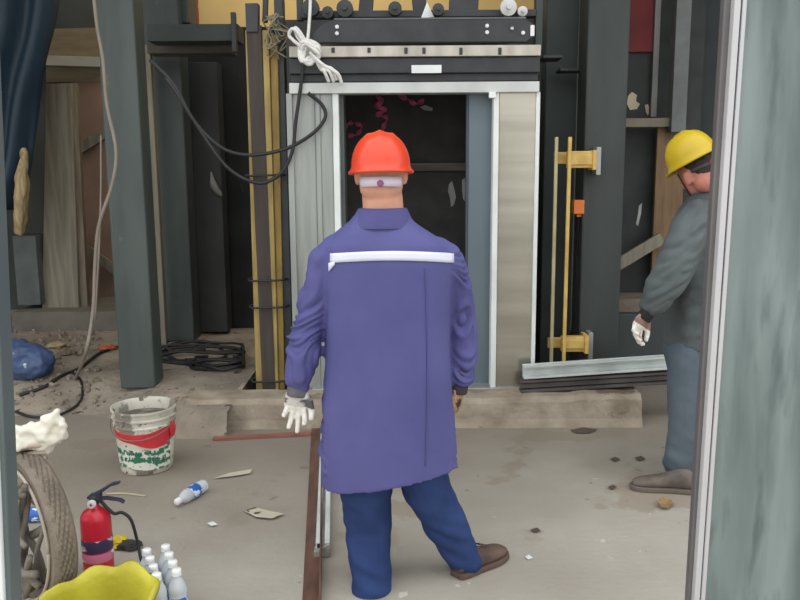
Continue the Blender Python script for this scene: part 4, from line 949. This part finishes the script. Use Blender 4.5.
for i, (x0, y0, x1, y1) in enumerate(((14, 452, 48, 446), (13, 462, 46, 452), (14, 474, 46, 458), (14, 492, 44, 464))):
    bm = B(); tube(bm, spline([P(x0, y0, yr + .02), P((x0 + x1) / 2, (y0 + y1) / 2 - 3, yr - .03 + .02 * i), P(x1, y1, yr - .01)], 6), .009, 6); tag(obj('rag_strand', bm, mat('rag_strand', (176, 160, 144), .9, var=.2), smooth=True), 'twisted dusty cloth strand under the white rag on the tyre', 'cloth strip', 'cloth strands on the tyre')

# white rope
YP = 4.9
ro = empty('white_rope', tuple(P(305, 48, YP)), 'knotted white rope hanging in front of the upper left corner of the door surround', 'rope')
bm = B(); tube(bm, spline([P(311, -40, YP), P(310, 10, YP), P(307.5, 40, YP), P(305, 50, YP)], 8), .0095, 8); obj('rope_line', bm, ROPE, ro, smooth=True)
bm = B()
for k, (dx, dy) in enumerate(((0, 0), (3, -3), (6, 1), (2, 4))): tube(bm, spline([P(299 + dx, 50 + dy, YP), P(303 + dx, 42 + dy * .5, YP - .03), P(315 + dx * .5, 47 + dy, YP - .045), P(319, 53 + dy, YP - .02), P(311, 61 - dy, YP), P(301 + dx * .4, 60 + dy * .3, YP - .02), P(299 + dx, 50 + dy, YP)], 8), .0115, 8)
obj('knot', bm, ROPE, ro, smooth=True)
bm = B(); tube(bm, spline([P(305, 44, YP), P(297, 32, YP - .02), P(292, 29, YP - .02), P(289, 35, YP), P(294, 41, YP), P(303, 48, YP)], 8), .0105, 8)
tube(bm, spline([P(306, 42, YP), P(299, 31, YP), P(295, 28, YP), P(297, 36, YP + .01), P(304, 46, YP)], 8), .0105, 8); obj('loop', bm, ROPE, ro, smooth=True)
for k, (x1, y1) in enumerate(((342, 84), (337, 80), (334, 82), (329, 82))):
    bm = B(); tube(bm, spline([P(310 + k * 1.2, 52 + k, YP - .02), P(322 + k * .5 - k, 64 + k * 1.5, YP - .03 + .01 * k), P(x1 - 5, y1 - 11, YP - .03), P(x1, y1, YP)], 8), .0105, 8); obj('strand', bm, ROPE, ro, smooth=True)
# hanging cables
YC = 5.0
for pts, lb in (([(150, 60), (174, 85), (195, 122), (222, 148), (250, 155), (285, 149), (312, 134), (325, 118), (322, 105), (308, 93)], 'black cable sagging from the left cross beam to the upper corner of the door surround'),
                ([(166, 78), (176, 92), (200, 130), (228, 168), (258, 183), (280, 174), (292, 152), (296, 120), (301, 84), (304, 62)], 'black cable hanging in the lower, deeper loop across the yellow bar bundle')):
    bm = B(); tube(bm, spline([P(x, y, YC - (.02 if x < 320 else 0)) for x, y in pts], 8), .011, 8); tag(obj('hanging_cable', bm, CABLE, smooth=True), lb, 'cable')
bm = B(); tube(bm, spline([P(91, -30, 5.15), P(97, 25, 5.15), P(103, 60, 5.14), P(107, 105, 5.14), P(116, 150, 5.12), P(112, 185, 5.1), P(99, 225, 5.12), P(95, 265, 5.12), P(93, 310, 5.1), P(85, 355, 5.0), gz(72, 388, .03, .02), gz(58, 410, 0, .015)], 8), .012, 8); tag(obj('grey_hose', bm, HOSE, smooth=True), 'grey hose hanging down beside the left column and trailing onto the floor', 'hose')
bm = B(); tube(bm, spline([P(101, 135, 5.3), P(101, 190, 5.3), P(99, 250, 5.28), P(95, 320, 5.25)], 8), .007, 6); tag(obj('thin_wire', bm, HOSE, smooth=True), 'thin pale wire hanging just behind the grey hose', 'wire')
bm = B(); tube(bm, spline([P(211, 172, 6.88), P(214, 186, 6.86), P(222, 196, 6.86)], 6), [.008, .012, .015, .02, .026, .03, .032, .03, .028, .026, .022, .016, .01], 8); tag(obj('pale_strap', bm, mat('pale_strap', (122, 122, 116), .8), smooth=True), 'short pale strap hanging in the dark recess left of the yellow bars', 'strap')
# cable pile on the rear floor
cp = B()
def zf(p): return zrear(p.x, p.y)
for k in range(9):
    cx, cy = rnd.uniform(195, 225), rnd.uniform(345, 362); w_, h_ = rnd.uniform(30, 62), rnd.uniform(3, 13); ph = rnd.uniform(0, 6); pts = []
    for q in range(14):
        a = ph + q * .42 + .1 * rnd.random(); p = G(min(cx + w_ * math.cos(a) * (1 + .1 * rnd.uniform(-1, 1)), 243), cy + h_ * math.sin(a), .19); p.z = zf(p) + .014 + .006 * k * rnd.random(); p.x = min(p.x, XPIT0 - .02); pts.append(p)
    tube(cp, spline(pts, 5), .011, 6)
cpo = obj('cable_pile', cp, CABLE, smooth=True); tag(cpo, 'tangled pile of black cables on the raised floor between the left columns', 'cable')
for pts, lb, r in (([(20, 402), (45, 398), (62, 392), (82, 384), (100, 372), (122, 360)], 'black cable lying on the floor toward the foot of the left column', .012), ([(16, 410), (34, 414), (58, 412), (80, 404), (82, 394), (72, 388)], 'curled thin black cable on the floor behind the white rag', .009)):
    bm = B(); q = []
    for x, y in pts:
        p = G(x, y, .03); p.z = max(0, zf(p)) + r; q.append(p)
    tube(bm, spline(q, 8), r, 6); tag(obj('floor_cable', bm, CABLE, smooth=True), lb, 'cable')
# blue bag and rubbish at the left
p = P(30, 378, 5.35)
bm = B(); limb(bm, [P(2, 362, 5.6), P(18, 360, 5.6), P(36, 362, 5.55)], [.12, .15, .12], 18); ball(bm, P(28, 366, 5.5), (.16, .1, .1)); me = remesh(bm, .012, 2); wrinkle(me, .022, (12, 12, 14), 6)
bag = link('blue_bag', me, mat('blue_bag', (70, 92, 132), .5, col2=(52, 66, 96), scale=6, spots=[((196, 208, 220), 11, .66, (1, 1, 1))])); tag(bag, 'crumpled blue plastic bag with white marks on the ground at far left', 'bag')
def rub(px, py, s, m, label, cat, name, sd, z=.1, flat=.5):
    p = G(px, py, z); zz = max(0, zf(p)) if p.y > 4.5 else 0
    return crumple(name, px, py, s, s * .8, s * flat, m, label, cat, seed=sd, z=zz if zz < .001 else zz)
rub(108, 350, .07, mat('orange_rag', (176, 92, 66), .8), 'crumpled orange-red wrapper on the rubble beside the left column', 'wrapper', 'orange_wrapper', 11, .16, .35)
rub(104, 312, .09, mat('white_foam', (196, 192, 184), .8), 'broken white foam piece at the foot of the reddish panel', 'foam', 'foam_piece', 12, .17, .4)
rub(107, 324, .05, mat('white_foam', (196, 192, 184), .8), 'small white foam lump lying on the rubble', 'foam', 'foam_piece', 13, .17, .5)
rub(58, 348, .08, mat('tan_paper', (168, 148, 118), .85), 'crumpled tan paper next to the blue bag', 'paper', 'crumpled_paper', 14, .14, .35)
rub(68, 356, .06, mat('brown_rag', (112, 92, 76), .9), 'brown rag lying on the rubble beyond the blue bag', 'rag', 'brown_rag', 15, .14, .4)
bm = B()
for k in range(240):
    px = rnd.uniform(14, 118); py = rnd.uniform(336, 398); p = G(px, py, .1); p.z = max(0, zf(p)); s = rnd.uniform(.008, .03)
    if (p.y < 4.6 and rnd.random() < .6) or (px > 100 and py < 394): continue
    bmesh.ops.create_icosphere(bm, subdivisions=1, radius=1, matrix=Matrix.Translation(p + Vector((0, 0, s * .3))) @ Euler((rnd.random() * 3, rnd.random() * 3, 0)).to_matrix().to_4x4() @ Matrix.Diagonal((s, s * rnd.uniform(.5, 1.4), s * .6, 1)))
for k in range(110):
    px = rnd.uniform(118, 232); py = rnd.uniform(392, 424); p = G(px, py, .1); p.z = max(0, zf(p)); s = rnd.uniform(.005, .016)
    if p.y < 4.7: p = G(px, py, 0)
    bmesh.ops.create_icosphere(bm, subdivisions=1, radius=1, matrix=Matrix.Translation(p + Vector((0, 0, s * .3))) @ Matrix.Diagonal((s, s * rnd.uniform(.5, 1.4), s * .6, 1)))
o = obj('rubble', bm, mat('rubble', (132, 120, 106), .95, var=.3, scale=30)); tag(o, 'loose gravelly rubble strewn over the ground around the left column', 'rubble'); o['kind'] = 'stuff'
# small litter on the open floor
def chip(name, pix, label, m, cat, th=.004, lift=.004, curl=.012):
    pts = [gz(x, y) for x, y in pix]; c = sum(pts, Vector()) / len(pts); bm = B()
    up = [p + Vector((0, 0, lift + curl * (.5 + .5 * noise.noise(p * 40)))) for p in pts]; top = bm.verts.new(c + Vector((0, 0, lift + th)))
    vs = [bm.verts.new(p) for p in up]; lo = bm.verts.new(c + Vector((0, 0, .001)))
    for i in range(len(vs)): bm.faces.new((vs[i], vs[(i + 1) % len(vs)], top)); bm.faces.new((vs[(i + 1) % len(vs)], vs[i], lo))
    return tag(obj(name, bm, m), label, cat)
LEAF = mat('dry_leaf', (164, 132, 92), .85, col2=(126, 100, 72), scale=30); PAP = mat('pale_scrap', (196, 184, 164), .85, var=.1); DRK = mat('dark_scrap', (86, 76, 66), .9)
chip('paper_scrap', [(245, 513), (258, 510), (270, 513), (284, 516), (272, 521), (256, 519)], 'torn pale paper scrap on the floor right of the lone bottle', PAP, 'scrap')
chip('dark_scrap', [(246, 512), (255, 509), (264, 512), (258, 516), (250, 516)], 'curled dark scrap lying against the torn pale paper', DRK, 'scrap')
chip('wood_sliver', [(213, 480), (230, 474), (252, 471), (250, 475), (232, 478)], 'thin pale wood sliver on the floor before the flat red-brown bar', PAP, 'scrap')
chip('white_chip', [(207, 525), (213, 523), (218, 526), (211, 528)], 'small white chip on the floor below the lone bottle', WHITE, 'scrap')
chip('dry_leaf', [(657, 506), (662, 501), (670, 502), (674, 507), (668, 511), (661, 511)], 'curled tan dry leaf in front of the grey shoe at right', LEAF, 'leaf', curl=.03)
for pix, lb in (([(610, 460), (615, 458), (620, 460), (615, 463)], 'dark crumb nearest the curb end among the specks left of the grey shoe'),
                ([(634, 459), (641, 457), (646, 460), (639, 462)], 'flat dark crumb right of the other specks near the grey shoe'),
                ([(608, 488), (613, 486), (617, 488), (612, 491)], 'dark speck on the floor below left of the grey shoe'),
                ([(530, 531), (537, 529), (541, 532), (535, 534)], 'dark speck on the open floor right of the brown shoe')):
    chip('dark_crumb', pix, lb, DRK, 'crumb', curl=.006)
chip('white_chip', [(525, 558), (529, 556), (533, 559), (528, 561)], 'tiny white chip on the open floor below the dark speck, right of the brown shoe', WHITE, 'scrap', curl=.004)
chip('dark_stain_scrap', [(570, 431), (583, 428), (598, 430), (590, 434), (576, 434)], 'flat dark scrap lying at the foot of the curb', DRK, 'scrap', curl=.004)

# ------------------------------------------------------------------ the doorway the photograph looks through
YF = 1.6
ALUD = mat('door_edge_aluminium', (196, 194, 196), .35, .2, var=.03)
def strip(bm, xt0, xt1, xb0, xb1, Y, th, yt=-160, yb=950):
    f = lambda a, b_, y: a + (b_ - a) * y / 600
    prism(bm, [P(f(xt0, xb0, yb), yb, Y), P(f(xt1, xb1, yb), yb, Y), P(f(xt1, xb1, yt), yt, Y), P(f(xt0, xb0, yt), yt, Y)], (0, th, 0))
d1 = bpy.data.objects.new('door_1', None); COL.objects.link(d1); d1.location = (P(700, 950, YF).x, YF, 0); d1['kind'] = 'structure'
d1['label'] = 'foreground glass door with aluminium frame at the right edge'
GLASS = mat('dusty_glass_reflections', (122, 135, 133), .3, col2=(88, 103, 101), scale=2.0, stretch=(4, 1, .6), detail=4, lo=.36, hi=.64, soft=.22, spots=[((78, 93, 90), 4, .52, (4, 1, .5)), ((148, 159, 158), 2.6, .52, (2, 1, .3)), ((70, 86, 85), 5, .56, (5, 1, .9))])  # dusty glass; vertical streaks and blotches are reflections painted into its colour
bm = B(); strip(bm, 746, 960, 704, 910, YF + .012, .012); obj('door_glass', bm, GLASS, d1)
bm = B(); strip(bm, 724.5, 735, 688, 694.5, YF + .01, .022); obj('door_stile', bm, mat('stile_grey', (108, 104, 104), .4, .3, var=.06), d1, bevel=.003)
bm = B(); strip(bm, 735, 741.5, 694.5, 700, YF - .008, .06); strip(bm, 743, 747.5, 701, 705.5, YF - .004, .05); obj('stile_edge', bm, ALUD, d1, bevel=.002)
bm = B(); strip(bm, 741.3, 743.2, 699.8, 701.2, YF + .004, .05); obj('stile_groove', bm, mat('stile_groove', (170, 168, 172), .4, .3), d1)
d2_ = bpy.data.objects.new('door_2', None); COL.objects.link(d2_); d2_.location = (P(0, 950, 1.5).x, 1.5, 0); d2_['kind'] = 'structure'
d2_['label'] = 'edge of the other aluminium door leaf at the left edge'
bm = B(); strip(bm, -30, -15, -4, 11, 1.5, .05); obj('door_stile', bm, mat('stile_blue_grey', (100, 110, 110), .4, .3, var=.06), d2_, bevel=.003)
bm = B(); strip(bm, -50, -23, -24, 3, 1.488, .05); obj('stile_edge', bm, ALUW, d2_, bevel=.003)
